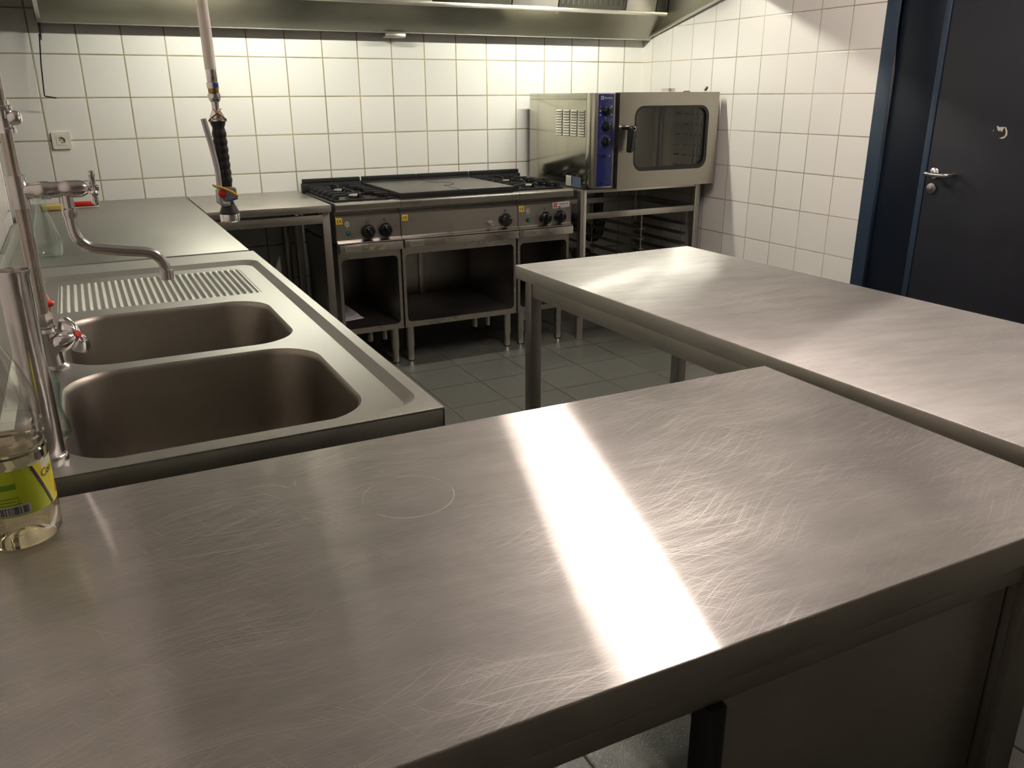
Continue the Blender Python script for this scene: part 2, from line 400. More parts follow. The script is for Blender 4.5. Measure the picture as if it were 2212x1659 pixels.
def bez(pts, n=10):
    """smooth curve through points (Catmull-Rom)"""
    P = [Vector(p) for p in pts]; P = [P[0]*2-P[1]]+P+[P[-1]*2-P[-2]]; out = []
    for i in range(1, len(P)-2):
        for k in range(n):
            t = k/n; a, b, c, d = P[i-1:i+3]
            out.append(0.5*((2*b)+(c-a)*t+(2*a-5*b+4*c-d)*t*t+(3*b-a-3*c+d)*t**3))
    out.append(P[-2]); return out
X_, Y_, Z_ = Vector((1, 0, 0)), Vector((0, 1, 0)), Vector((0, 0, 1))

# ================================================================== SETTING
structure(MB().box(-2.2, 4.6, -7.6, 0.3, -0.12, 0.0, 0).build('floor', 'floor'))
structure(MB().box(-2.2, 4.6, -7.6, 0.3, ZC, ZC+0.12, 0).build('ceiling', 'ceiling'))
structure(MB().box(-2.2, 4.6, 0.0, 0.3, 0.0, ZC, 0).build('wall_back', 'tile_back'))
structure(MB().box(-2.35, -2.2, -7.6, 0.3, 0.0, ZC, 0).build('wall_side', 'tile_left'))
structure(MB().box(-2.2, 4.6, -7.75, -7.6, 0.0, ZC, 0).build('wall_rear', 'tile_rear'))
# the stub of wall behind the sink, ending short of the back wall
structure(MB().box(-0.32, -0.152, -7.6, -1.16, 0.0, ZC, 0.004).build('wall_left', 'tile_left'))
structure(MB().box(-0.325, -0.147, -1.16, -1.128, 0.0, ZC, 0.006).build('trim_1', 'tile_left'))
# right wall with a deep door opening
D0, D1, DT = -1.928, -3.18, 2.2
w = MB(); w.box(XR, XR+0.25, D0, 0.0, 0, ZC, 0); w.box(XR, XR+0.25, -7.6, D1, 0, ZC, 0); w.box(XR, XR+0.25, D1, D0, DT, ZC, 0)
structure(w.build('wall_right', 'tile_right'))
door = thing('door_1', (XR, -2.55, 0), 'dark blue door with a narrow fixed side panel on the right wall', 'door'); structure(door)
f = MB()
f.box(XR-0.012, XR+0.10, D0-0.078, D0, 0, DT, 0.002); f.box(XR-0.012, XR+0.10, D1, D1+0.078, 0, DT, 0.002); f.box(XR-0.012, XR+0.10, D1+0.078, D0-0.078, DT-0.078, DT, 0.002)
f.build('door_frame', 'blue_frame', door, label='blue steel door frame')
f = MB(); f.box(XR-0.002, XR+0.10, -2.262, -2.232, 0, DT-0.079, 0.002); f.build('frame_mullion', 'blue_frame', door)
MB().box(XR+0.006, XR+0.05, -2.231, D0-0.0785, 0.0, DT-0.079, 0.002).build('side_panel', 'navy_panel', door, label='narrow near black navy side panel')
MB().box(XR+0.001, XR+0.045, D1+0.08, -2.2665, 0.006, DT-0.082, 0.002).build('door_leaf', 'door_leaf', door)
LX = XR+0.001
h = MB(); h.lathe((LX, -2.306, 1.065), (-1, 0, 0), [(0.0, 0), (0.025, 0), (0.025, 0.006), (0.021, 0.009), (0.0105, 0.010), (0.0105, 0.030), (0.0, 0.030)])
h.tube(bez([(LX-0.044, -2.290, 1.064), (LX-0.050, -2.308, 1.064), (LX-0.051, -2.36, 1.063), (LX-0.049, -2.397, 1.064), (LX-0.032, -2.414, 1.066), (LX-0.012, -2.416, 1.066)], 6), 0.0095, 12)
h.build('door_handle', 'chrome_worn', door, label='bent steel lever handle')
h = MB(); h.lathe((LX, -2.304, 0.996), (-1, 0, 0), [(0.0, 0), (0.025, 0), (0.024, 0.007), (0.018, 0.008), (0.0, 0.008)]); h.box(LX-0.013, LX-0.007, -2.308, -2.300, 0.984, 1.006, 0.001)
h.build('lock_cylinder', 'chrome_worn', door)
ch = MB()
def chip(poly): ch.prism([(-2.596+(y_+2.385)*1.02, 1.256+(z_-1.241)*0.92) for y_, z_ in poly], 'x', LX-0.0006, LX)
chip([(-2.352, 1.268), (-2.364, 1.262), (-2.371, 1.248), (-2.366, 1.243), (-2.358, 1.250)]); chip([(-2.364, 1.262), (-2.386, 1.263), (-2.380, 1.243), (-2.374, 1.242), (-2.371, 1.250)])
chip([(-2.386, 1.263), (-2.393, 1.262), (-2.402, 1.245), (-2.404, 1.228), (-2.396, 1.216), (-2.386, 1.211), (-2.372, 1.213), (-2.382, 1.218), (-2.392, 1.222), (-2.396, 1.232), (-2.394, 1.246)])
chip([(-2.339, 1.248), (-2.343, 1.248), (-2.343, 1.244), (-2.339, 1.244)])
ch.build('paint_chip', 'primer', door, label='pale chipped paint patch')

# ================================================================== EXTRACTOR HOOD
hood = thing('extractor_hood', (1.83, -0.48, 1.75), 'long stainless steel extractor hood over the range along the back wall', 'extractor hood')
HX0, HX1 = 0.045, 3.598
RZ0, SL = 1.757, 0.245     # back rim height, slope of the end panels' lower edge
YF = -0.95
# back tray: slopes up and forward from the wall to the lip of the filters
p = MB(); p.prism([(-0.004, 1.757), (-0.075, 1.750), (-0.252, 1.886), (-0.256, 1.893), (-0.250, 1.897), (-0.055, 1.772), (-0.004, 1.772)], 'x', HX0, HX1); p.build('back_tray', 'steel_hood', hood)
p = MB(); p.box(HX0, HX1, -0.078, -0.066, 1.748, 1.756, 0.001); p.build('rear_rim', 'bare_rail', hood)
p = MB(); p.prism([(-0.243, 1.879), (-0.262, 1.880), (-0.264, 1.900), (-0.245, 1.905)], 'x', HX0+0.01, HX1-0.012, 0.0015); p.build('filter_lip', 'bare_rail', hood)
for xa, xb in ((HX0, HX0+0.012), (HX1-0.012, HX1)):
    p = MB(); p.prism([(-0.004, RZ0), (-0.052, RZ0), (YF, RZ0+SL*(-YF-0.052)), (YF, 2.45), (-0.004, 2.45)], 'x', xa, xb); p.build('end_panel', 'steel_hood', hood)
    p = MB(); xi = xb if xa < 1 else xa
    p.prism([(-0.048, RZ0-0.004), (YF, RZ0-0.004+SL*(-YF-0.05)), (YF, RZ0+0.008+SL*(-YF-0.05)), (-0.048, RZ0+0.008)], 'x', xi-0.012, xi+0.006); p.build('end_rim', 'bare_rail', hood)
zf = RZ0+SL*(-YF-0.052)
p = MB(); p.box(HX0, HX1, YF-0.012, YF, zf, 2.45, 0.001); p.build('front_panel', 'steel_hood', hood)
p = MB(); p.box(HX0+0.012, HX1-0.012, YF, -0.004, 2.44, 2.45, 0.001); p.build('roof_panel', 'steel_hood', hood)
# filter bank rising from the lip towards the wall side roof
edges = [0.06, 0.41, 0.90, 1.20, 1.69, 1.99, 2.48, 2.79, 3.27, 3.50, 3.585]
for i in range(len(edges)-1):
    xa, xb = edges[i]+0.004, edges[i+1]-0.004
    q = MB(); wide = i % 2 == 1
    def onf(t, d=0): return (-0.258+t*(-0.10)+d*0.97, 1.902+t*0.52+d*0.2)
    a, b_ = onf(0), onf(1)
    q.prism([a, b_, (b_[0]+0.03, b_[1]), (a[0]+0.03, a[1])], 'x', xa, xb, 0.001)
    if wide:
        nb = int((xb-xa)/0.035)
        for k in range(nb):
            xx = xa+0.02+k*(xb-xa-0.03)/max(1, nb-1)
            q.prism([(a[0]-0.006, a[1]+0.02), (b_[0]-0.006, b_[1]-0.02), (b_[0]+0.002, b_[1]-0.02), (a[0]+0.002, a[1]+0.02)], 'x', xx-0.006, xx+0.006)
        q.build('grease_filter', 'filter', hood)
    else: q.build('blank_panel', 'bare_rail', hood)
# the tube lamps inside the hood
for xl in (0.70, 2.47):
    lp = MB(); lp.box(xl-0.035, xl+0.715, -0.745, -0.685, 2.115, 2.17, 0.004)
    for xx in (xl-0.02, xl+0.66): lp.box(xx, xx+0.022, -0.735, -0.69, 2.065, 2.12, 0.003)
    lo = lp.build('lamp_housing', 'white_metal', hood)
    MB().cyl((xl, -0.713, 2.092), (xl+0.662, -0.713, 2.092), 0.013, n=20).build('lamp_tube', 'hood_lamp' if xl > 2 else 'hood_lamp_weak', lo)
d = MB(); d.box(1.768, 1.888, -0.078, -0.012, 1.724, 1.738, 0.002); d.box(1.768, 1.888, -0.082, -0.076, 1.724, 1.745, 0.001); d.box(1.79, 1.866, -0.05, -0.02, 1.738, 1.757, 0.002)
d.build('grease_cup', 'bare_rail', hood)

# pull rod hanging from the hood's left end
rod = thing('hanging_rod', (0.045, -0.065, 1.41), 'thin black bent rod on a spring hanging from the left end of the hood', 'rod')
r = MB(); r.tube([(0.046, -0.065, 1.70), (0.030, -0.065, 1.56), (0.020, -0.065, 1.425), (0.022, -0.065, 1.420), (0.028, -0.065, 1.418), (0.070, -0.065, 1.411)], 0.0031, 8); r.build('bent_rod', 'cast_iron', rod)
r = MB(); r.tube([(0.052-0.00002*k+0.009*(1-0.8*k/110)*math.cos(k*0.9), -0.065+0.009*(1-0.8*k/110)*math.sin(k*0.9), 1.765-k*0.00085) for k in range(110)], 0.0017, 6); r.build('coil_spring', 'cast_iron', rod)
r = MB(); r.box(0.040, 0.058, -0.075, -0.055, 1.76, 1.90, 0.003); r.build('rod_bracket', 'grey_sticker', rod)

# wall socket
so = thing('power_socket', (0.058, -0.008, 1.168), 'ivory square power socket on the white tiled back wall', 'socket')
MB().plate(rrect(0.016, 0.100, 1.168, 1.250, 0.006), [rrect(0.036, 0.080, 1.187, 1.231, 0.003)], lambda x, y, h: (x, -h, y), 0.010).build('cover_plate', 'socket', so)
MB().plate(rrect(0.0365, 0.0795, 1.1875, 1.2305, 0.003), [[(0.058+0.0175*math.cos(a*PI/16), 1.209+0.0175*math.sin(a*PI/16)) for a in range(32)]], lambda x, y, h: (x, -h, y), 0.0115).build('socket_insert', 'socket', so)
s = MB(); s.lathe((0.058, -0.001, 1.209), (0, -1, 0), [(0, 0), (0.0178, 0), (0.0178, 0.002), (0, 0.002)]); s.build('socket_well', 'socket_in', so)
s = MB()
for dx, dz in ((-0.0095, 0.0), (0.0095, 0.0), (0, -0.010), (0, 0.010)): s.lathe((0.058+dx, -0.0028, 1.209+dz), (0, -1, 0), [(0, 0), (0.0028, 0), (0.0028, 0.0006), (0, 0.0006)], 12)
s.build('pin_hole', 'dark_print', so)

# ================================================================== LEFT WORKTOP COUNTER AND SINK UNIT
cn = thing('worktop_counter', (0.22, -0.93, 0), 'plain grey stainless worktop in the left corner behind the sink drainer', 'counter')
c = MB(); c.box(-0.15, 0.602, -1.860, -0.004, 0.862, 0.903, 0.002); c.build('countertop', 'steel_sink', cn)
c = MB(); c.box(-0.150, -0.134, -1.862, -1.13, 0.898, 0.955, 0.003); c.build('upstand', 'steel_sink', cn)
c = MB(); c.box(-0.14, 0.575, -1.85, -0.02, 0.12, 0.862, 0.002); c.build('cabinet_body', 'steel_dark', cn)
for ya, yb in ((-1.845, -1.24), (-1.235, -0.63), (-0.625, -0.025)):
    c = MB(); c.box(0.5755, 0.595, ya, yb, 0.14, 0.85, 0.002); dd = c.build('cabinet_door', 'steel_dark', cn)
    if yb < -0.7: c = MB(); c.tube([(0.596, yb-0.08, 0.70), (0.62, yb-0.08, 0.70), (0.62, yb-0.08, 0.80), (0.596, yb-0.08, 0.80)], 0.005, 8); c.build('door_pull', 'chrome_worn', dd)
for xx, yy in ((-0.1, -1.8), (0.54, -1.8), (-0.1, -0.08), (0.54, -0.08)):
    c = MB(); c.cyl((xx, yy, 0), (xx, yy, 0.12), 0.02); c.build('leg', 'steel', cn)

sk = thing('sink_unit', (0.22, -2.74, 0), 'double bowl stainless sink with ribbed drainer against the left wall', 'sink')
SX0, SX1, SY0, SY1 = -0.15, 0.614, -3.612, -1.874
RX0, RX1, RY0, RY1, RD = -0.075, 0.590, -3.575, -2.030, 0.014
ZD = 0.9-RD
m = MB(); outer = [(SX0, SY0), (SX1, SY0), (SX1, SY1), (SX0, SY1)]
m.plate(outer, [rrect(RX0, RX1, RY0, RY1, 0.055, 10)], lambda x, y, h: (x, y, 0.8985+h), 0.0015)
# rolled edge and downturned sides
m.prism([(SX0, 0.853), (SX0, 0.8985), (SX0+0.002, 0.8985), (SX0+0.002, 0.853)], 'y', SY0, SY1)
m.tube([(SX1-0.004, SY1, 0.896), (SX1-0.004, SY0+0.004, 0.896), (SX0, SY0+0.004, 0.896)], 0.0042, 10)
m.box(SX1-0.003, SX1, SY0, SY1, 0.852, 0.897, 0.0005); m.box(SX0, SX1, SY0, SY0+0.003, 0.852, 0.897, 0.0005); m.box(SX0, SX1, SY1-0.003, SY1, 0.852, 0.897, 0.0005)
# sloped wall of the recess
def rr3(off, z, rad): return [(x, y, z) for x, y in rrect(RX0+off, RX1-off, RY0+off, RY1-off, rad, 10)]
m.skin([rr3(0, 0.9, 0.055), rr3(0.002, 0.8985, 0.054), rr3(0.016, ZD+0.002, 0.045), rr3(0.019, ZD, 0.043)], True, False, False)
B1 = (0.016, 0.508, -3.018, -2.560, 0.105); B2 = (0.016, 0.512, -3.545, -3.062, 0.105)
DR = (0.003, 0.522, -2.488, -2.112)
m.plate(rrect(RX0+0.018, RX1-0.018, RY0+0.018, RY1-0.018, 0.043, 10), [rrect(*B1, 12), rrect(*B2, 12), rrect(*DR, 0.01, 4)], lambda x, y, h: (x, y, ZD-0.0015+h), 0.0015)
m.build('sink_top', 'steel_sink', sk)
# ribbed drainer
g = []
nx = 28*10
for j in range(41):
    y = DR[2]+(DR[3]-DR[2])*j/40; row = []
    for i in range(nx+1):
        x = DR[0]+(DR[1]-DR[0])*i/nx
        e = min(1, min(x-DR[0], DR[1]-x)/0.008, min(y-DR[2], DR[3]-y)/0.014); e = max(0, e)
        rib = (0.5+0.5*math.cos(2*PI*(x-0.006)/0.0183))**0.8
        row.append((x, y, ZD-0.0035*math.sin(min(1, e*2)*PI/2)*(1 if e < 1 else 1)+0.0062*rib*e))
    g.append(row)
m = MB(); m.quads(g); m.build('ribbed_drainer', 'steel_sink', sk, angle=60)
for (a, b_, c_, d_, rad) in (B1, B2):
    m = MB(); rings = []
    for off, z in ((0, ZD), (0.0015, ZD-0.002), (0.004, ZD-0.006), (0.006, ZD-0.014), (0.012, ZD-0.15), (0.020, ZD-0.275), (0.028, ZD-0.292), (0.045, ZD-0.300)):
        rings.append([(x, y, z) for x, y in rrect(a+off, b_-off, c_+off, d_-off, rad, 12)])
    m.skin(rings, True, False, True)
    bo = m.build('bowl', 'steel_bowl', sk, angle=50)
    m = MB(); m.lathe(((a+b_)/2, (c_+d_)/2, ZD-0.2995), (0, 0, 1), [(0, 0), (0.042, 0), (0.04, 0.003), (0.025, 0.001), (0.0, 0.001)], 28); m.build('drain', 'chrome_worn', bo)
m = MB(); m.box(-0.150, -0.134, SY0, SY1, 0.898, 0.955, 0.003); m.build('upstand', 'steel_sink', sk)
for xx, yy in ((-0.11, -3.56), (0.57, -3.56), (-0.11, -1.92), (0.57, -1.92)):
    m = MB(); m.box(xx-0.02, xx+0.02, yy-0.02, yy+0.02, 0, 0.855, 0.003); m.build('leg', 'steel_z', sk)
m = MB(); m.box(0.575, 0.59, -3.54, -1.94, 0.50, 0.852, 0.002); m.build('front_apron', 'steel_dark', sk)

# ------------------------------------------------------------------ pre-rinse tap
TX, TY = 0.0, -3.0
tp = thing('rinse_tap', (TX, TY, ZD), 'chrome pre-rinse mixer tap with tall riser, swivel spout and hanging spray beside the sink', 'tap')
b = MB(); b.lathe((TX, TY, ZD), (0, 0, 1), [(0.0, 0), (0.030, 0), (0.030, 0.006), (0.022, 0.012), (0.020, 0.05), (0.024, 0.058), (0.024, 0.082), (0.018, 0.088), (0.018, 0.092), (0.0, 0.092)], 28)
b.cyl((TX, TY-0.02, ZD+0.045), (TX, TY+0.09, ZD+0.045), 0.017); b.cyl((TX, TY+0.085, ZD+0.045), (TX+0.012, TY+0.085, ZD+0.05), 0.016)
b.build('mixer_body', 'chrome_worn', tp)
# lobed hot handle facing the bowl
hc = Vector((0.035, -3.01, 0.948)); ha = Vector((0.55, -0.45, 0.35)).normalized()
hu = ha.cross(Vector((0, 0, 1))).normalized(); hv = hu.cross(ha)
def lobed(o, ax, u, v, prof, lobes=3, amp=0.32, ph=0.5, n=48):
    rings = []
    for r_, h_ in prof:
        rings.append([o+ax*h_+(u*math.cos(2*PI*k/n)+v*math.sin(2*PI*k/n))*max(1e-4, r_*(1+amp*math.cos(lobes*2*PI*k/n+ph))) for k in range(n)])
    return rings
b = MB(); b.skin(lobed(hc, ha, hu, hv, [(0.0, -0.016), (0.012, -0.016), (0.015, -0.006), (0.030, -0.002), (0.035, 0.006), (0.032, 0.016), (0.018, 0.028), (0.0, 0.030)])); b.cyl(hc-ha*0.045, hc-ha*0.01, 0.012)
hh = b.build('hot_handle', 'chrome', tp, label='three lobed chrome handle with a red dot')
b = MB(); b.lathe(hc+ha*0.0295, ha, [(0, 0), (0.0085, 0), (0.008, 0.002), (0, 0.003)], 20); b.build('red_dot', 'red_plastic', hh)
RZ = ZD+0.09
b = MB(); b.cyl((TX, TY, RZ-0.004), (TX, TY, RZ+0.030), 0.0165, n=6); b.build('pipe_nut', 'chrome_worn', tp)
b = MB(); b.cyl((TX, TY, RZ+0.025), (TX, TY, 1.213), 0.0125); b.cyl((TX, TY, 1.272), (TX, TY, 1.58), 0.0108); b.build('riser_pipe', 'pipe', tp)
b = MB(); b.cyl((TX, TY, 1.213), (TX, TY, 1.275), 0.0172); b.lathe((TX, TY, 1.2445), (1, 0, 0.0), [(0.012, 0.0), (0.0155, 0.02), (0.016, 0.032), (0.0172, 0.034), (0.0172, 0.052), (0.015, 0.056), (0.0145, 0.075), (0.0165, 0.08), (0.0165, 0.108), (0.012, 0.118), (0.010, 0.120), (0.0, 0.120)], 28)
b.lathe((0.081, TY, 1.243), (0, 0, -1), [(0.011, 0), (0.011, 0.034), (0.0135, 0.037), (0.0135, 0.046), (0.0115, 0.052), (0.0115, 0.056), (0, 0.056)], 24)
vb = b.build('valve_body', 'chrome_worn', tp)
b = MB(); o = Vector((0.130, TY, 1.2445)); b.cyl((0.118, TY, 1.2445), (0.140, TY, 1.2445), 0.0055)
for k in range(4):
    a = PI/4*0.35+k*PI/2; dr = Vector((0.0, math.cos(a), math.sin(a)))
    b.tube([o, o+dr*0.014, o+dr*0.025, o+dr*0.0300], [0.0062, 0.0048, 0.006, 0.0065], 12); b.lathe(o+dr*0.0285, dr, [(0, -0.006), (0.0065, -0.003), (0.0072, 0.001), (0.005, 0.0055), (0, 0.007)], 14)
b.lathe(o, (1, 0, 0), [(0.0, -0.008), (0.009, -0.006), (0.009, 0.006), (0.006, 0.009), (0, 0.0095)], 20)
b.build('cross_handle', 'chrome', tp, label='small chrome cross handle')
b = MB(); b.tube(bez([(0.081, TY, 1.192), (0.081, TY, 1.175), (0.086, TY, 1.150), (0.104, TY, 1.130), (0.130, TY, 1.123), (0.170, TY, 1.116), (0.205, TY, 1.111), (0.226, TY, 1.102), (0.238, TY, 1.084), (0.241, TY, 1.062)], 6), 0.0106, 18)
b.build('spout', 'chrome_worn', tp)
b = MB(); b.cyl((0.241, TY, 1.069), (0.2415, TY, 1.050), 0.0135); b.build('aerator', 'chrome_worn', tp)
b = MB(); b.lathe((TX, TY, 1.352), (0, 0, 1), [(0.0, 0), (0.018, 0), (0.018, 0.008), (0.0165, 0.010), (0.0165, 0.036), (0.0175, 0.038), (0.0175, 0.048), (0.014, 0.050), (0.014, 0.058), (0, 0.058)], 24)
b.lathe((TX+0.012, TY-0.004, 1.378), (1, -0.3, 0.1), [(0.013, 0), (0.013, 0.010), (0.010, 0.017), (0.0, 0.019)], 20); b.cyl((TX-0.15, TY, 1.378), (TX, TY, 1.378), 0.009)
b.build('wall_bracket', 'chrome', tp)
b = MB(); b.lathe((TX-0.003, TY, 1.465), (0, 0, 1), [(0, 0), (0.012, 0), (0.0155, 0.008), (0.0165, 0.02), (0.012, 0.03), (0.011, 0.045), (0.015, 0.052), (0.016, 0.068), (0.011, 0.078), (0.011, 0.11), (0, 0.11)], 24); b.build('riser_fitting', 'chrome', tp)
SPX = 0.382
b = MB(); b.tube(bez([(TX, TY, 1.57), (TX, TY, 1.80), (0.05, TY, 1.98), (0.18, TY, 2.06), (0.30, TY, 2.0), (0.362, TY, 1.85), (0.376, TY, 1.62), (0.3795, TY, 1.466)], 8), 0.0112, 18); b.build('hose', 'hose_cream', tp, label='cream coloured hose')
sg = bpy.data.objects.new('spray_gun', None); COL.objects.link(sg); sg.parent = tp; BASE[sg.name] = BASE[tp.name]; sg['label'] = 'hanging hand spray with black ribbed grip'
def spx(z): return 0.3795+(1.47-z)*0.012
b = MB(); L = lambda prof: b.lathe((spx(1.47), TY, 1.47), (0.012, 0, -1), prof, 28)
L([(0, 0), (0.0105, 0), (0.0105, 0.026), (0.0095, 0.028), (0.0122, 0.029), (0.0122, 0.040), (0.0105, 0.0405), (0, 0.0405)])
L([(0, 0.0475), (0.009, 0.0475), (0.0125, 0.051), (0.0132, 0.056), (0.0105, 0.063), (0.008, 0.066), (0.0072, 0.080), (0.0085, 0.083), (0.0145, 0.094), (0.0145, 0.098), (0.0165, 0.1), (0.0165, 0.1035), (0, 0.104)])
b.build('swivel', 'chrome', sg)
b = MB(); L([(0, 0.0402), (0.0105, 0.0402), (0.0105, 0.0478), (0, 0.0478)]); b.build('brass_collar', 'brass', sg)
b = MB(); b.lathe((spx(1.43)+0.003, TY-0.0118, 1.4355), (0.2, -1, 0), [(0, 0), (0.0052, 0), (0.0052, 0.0012), (0, 0.0012)], 16); b.build('blue_dot', 'blue_plastic', sg)
prof = [(0, 0.103), (0.0155, 0.103), (0.0150, 0.108), (0.0120, 0.116)]
for k in range(7):
    z0 = 0.122+k*0.0155; prof += [(0.0131, z0), (0.0145, z0+0.005), (0.0145, z0+0.009), (0.0132, z0+0.0135)]
prof += [(0.0122, 0.236), (0.0115, 0.248), (0, 0.248)]
b = MB(); L(prof); b.build('grip', 'black_rubber', sg)
b = MB(); bx = spx(1.225); b.prism([(bx-0.022, 1.200), (bx+0.019, 1.211), (bx+0.018, 1.232), (bx-0.004, 1.236), (bx-0.021, 1.228)], 'y', TY-0.013, TY+0.013, 0.002); b.build('valve_block', 'grey_plastic', sg)
b = MB(); b.prism([(bx-0.016, 1.1985), (bx+0.0193, 1.2085), (bx+0.0193, 1.2125), (bx-0.016, 1.2025)], 'y', TY-0.0135, TY+0.0135, 0.001); b.build('blue_seal', 'blue_plastic', sg)
b = MB(); lv = bez([(0.352, TY-0.012, 1.372), (0.3555, TY-0.012, 1.350), (0.3625, TY-0.012, 1.310), (0.367, TY-0.012, 1.270), (0.367, TY-0.012, 1.235), (0.366, TY-0.012, 1.208), (0.372, TY-0.012, 1.200), (0.385, TY-0.012, 1.199)], 6)
b.tube(lv, [0.0058]*len(lv), 12); b.build('lever', 'lever_metal', sg, label='long grey trigger lever')
b = MB(); b.lathe((bx-0.012, TY-0.013, 1.222), (0, -1, 0), [(0, 0), (0.008, 0), (0.0085, 0.004), (0.005, 0.008), (0, 0.009)], 16); o_ = b.build('red_button', 'red_plastic', sg)
b = MB(); b.tube([(bx-0.024+0.044*t, TY-0.0185, 1.237-0.022*t**1.6) for t in [k/10 for k in range(11)]], 0.0026, 8); b.tube([(bx-0.024, TY-0.0185+0.03*k/5, 1.237) for k in range(6)], 0.0024, 8); b.build('yellow_band', 'yellow_band', sg)
b = MB(); bz = 1.387
for sgn in (-1, 1): b.tube(bez([(spx(bz)-sgn*0.0085, TY-0.010, bz+0.004), (spx(bz), TY-0.0145, bz-0.004), (spx(bz)+sgn*0.0155, TY-0.009, bz-0.016), (spx(bz)+sgn*0.0165, TY, bz-0.021)], 6), 0.0013, 6)
b.build('rubber_band', 'rubber_band', sg)
b = MB(); n0 = (spx(1.2), TY, 1.203); b.lathe(n0, (0.012, 0, -1), [(0, 0), (0.0115, 0), (0.0125, 0.004), (0.0195, 0.020), (0.0205, 0.024), (0.018, 0.026), (0, 0.026)], 28); b.build('nozzle_cone', 'black_rubber', sg)
b = MB(); b.lathe(n0, (0.012, 0, -1), [(0, 0.0255), (0.0195, 0.0255), (0.0205, 0.028), (0.0205, 0.040), (0.019, 0.042), (0.0, 0.041)], 24); b.build('nozzle_ring', 'chrome', sg)

# overflow standpipe
op = thing('overflow_standpipe', (0.008, -3.545, ZD), 'open topped chrome overflow pipe standing by the near end of the sink', 'standpipe')
b = MB(); b.lathe((0.004, -3.525, ZD+0.002), (0, 0, 1), [(0.0, 0), (0.0208, 0), (0.0208, 0.255), (0.0215, 0.290), (0.0228, 0.296), (0.0228, 0.299), (0.0208, 0.299), (0.0198, 0.29), (0.0195, 0.01), (0, 0.01)], 36); b.build('tube', 'chrome_worn', op)
b = MB(); b.lathe((0.004, -3.525, ZD), (0, 0, 1), [(0.0, 0), (0.0245, 0), (0.0245, 0.014), (0.0228, 0.018), (0.0214, 0.019), (0.0214, 0.021), (0, 0.021)], 36); b.build('collar', 'chrome_worn', op)

# bottles, small things round the sink
def shell(name, o, prof, t, mat, parent, n=40):
    """closed-bottom vessel with wall thickness t"""
    inner = [(max(0.0005, r-t), h+(t if i == 0 else 0)) for i, (r, h) in enumerate(prof)]
    mm = MB(); mm.lathe(o, (0, 0, 1), [(0.0, prof[0][1])]+prof+inner[::-1]+[(0.0, prof[0][1]+t)], n, False, False)
    return mm.build(name, mat, parent, angle=40)
ca = thing('glass_carafe', (-0.022, -1.665, 0.9032), 'pale green glass carafe behind the riser pipe on the corner worktop', 'carafe')
shell('carafe_glass', (-0.022, -1.665, 0.9032), [(0.036, 0.0), (0.042, 0.006), (0.046, 0.03), (0.044, 0.06), (0.036, 0.095), (0.024, 0.13), (0.018, 0.15), (0.0165, 0.17), (0.021, 0.19), (0.024, 0.197)], 0.0028, 'glass_green', ca)
gb = thing('glass_bottle', (0.006, -3.415, ZD), 'small waisted clear glass bottle behind the open overflow pipe', 'bottle')
shell('bottle_glass', (0.006, -3.40, ZD), [(0.024, 0.0), (0.0265, 0.005), (0.0255, 0.018), (0.019, 0.045), (0.0175, 0.055), (0.020, 0.072), (0.0225, 0.088), (0.020, 0.104), (0.012, 0.117), (0.010, 0.125)], 0.002, 'glass_clear', gb)
rs = thing('plastic_plug', (-0.004, -2.69, ZD), 'red plastic plug with a round collar behind the riser pipe', 'plug')
b = MB(); b.lathe((-0.004, -2.69, ZD), (0, 0, 1), [(0, 0), (0.009, 0), (0.006, 0.02), (0.0048, 0.05), (0.0052, 0.068), (0, 0.068)], 20); b.build('stem', 'pink_plastic', rs)
b = MB(); b.lathe((-0.004, -2.69, ZD+0.066), (0, 0, 1), [(0, 0), (0.011, 0), (0.0145, 0.004), (0.0145, 0.009), (0.010, 0.012), (0, 0.012)], 24); b.build('collar', 'red_plastic', rs)
b = MB(); b.lathe((-0.006, -2.69, ZD+0.077), (-0.15, 0, 1), [(0, 0), (0.009, 0), (0.008, 0.012), (0.0045, 0.022), (0, 0.024)], 20); b.build('tip', 'pink_plastic', rs)
kn = thing('scraper', (0.10, -0.27, 0.903), 'scraper with a red handle lying on the corner worktop', 'scraper')
b = MB(); b.box(0.062, 0.170, -0.272, -0.244, 0.9070, 0.932, 0.008, 3); b.build('handle', 'red_plastic', kn)
b = MB(); b.box(-0.01, 0.064, -0.266, -0.25, 0.909, 0.9115, 0.0005); b.build('blade', 'steel', kn)
b = MB(); b.box(0.060, 0.172, -0.2705, -0.2455, 0.9032, 0.9072, 0.001); b.build('handle_edge', 'white_sticker', kn)
sp = MB().box(-0.075, 0.012, -0.34, -0.275, 0.9032, 0.930, 0.005, 3).build('sponge', 'sponge'); tag(sp, 'yellow sponge on the corner worktop beside the red handled scraper', 'sponge')

# vinegar bottle on the front table
VX, VY = -0.022, -3.785
vb_ = thing('vinegar_bottle', (VX, VY, 0.9), 'clear plastic bottle of pale yellow vinegar with a lime green label', 'bottle')
pr = [(0.030, 0.0), (0.040, 0.003), (0.0445, 0.012), (0.0455, 0.03), (0.0455, 0.044), (0.0440, 0.047), (0.0440, 0.106), (0.0455, 0.110)]
for k in range(3): z0 = 0.112+k*0.0155; pr += [(0.0455, z0), (0.0455, z0+0.009), (0.0432, z0+0.011), (0.0432, z0+0.014)]
pr += [(0.0455, 0.160), (0.0450, 0.172), (0.042, 0.190), (0.036, 0.210), (0.027, 0.232), (0.017, 0.252), (0.0135, 0.262), (0.0135, 0.285)]
b = MB(); b.lathe((VX, VY, 0.9), (0, 0, 1), [(0, 0.004), (0.02, 0.004)]+pr, 56, True, False); b.build('bottle_shell', 'pet', vb_, angle=40)
liq = [(0.0005, 0.0055)]+[(r_-0.0012, max(h_, 0.0055)) for r_, h_ in pr if h_ < 0.128]+[(0.0440, 0.128), (0.0005, 0.128)]
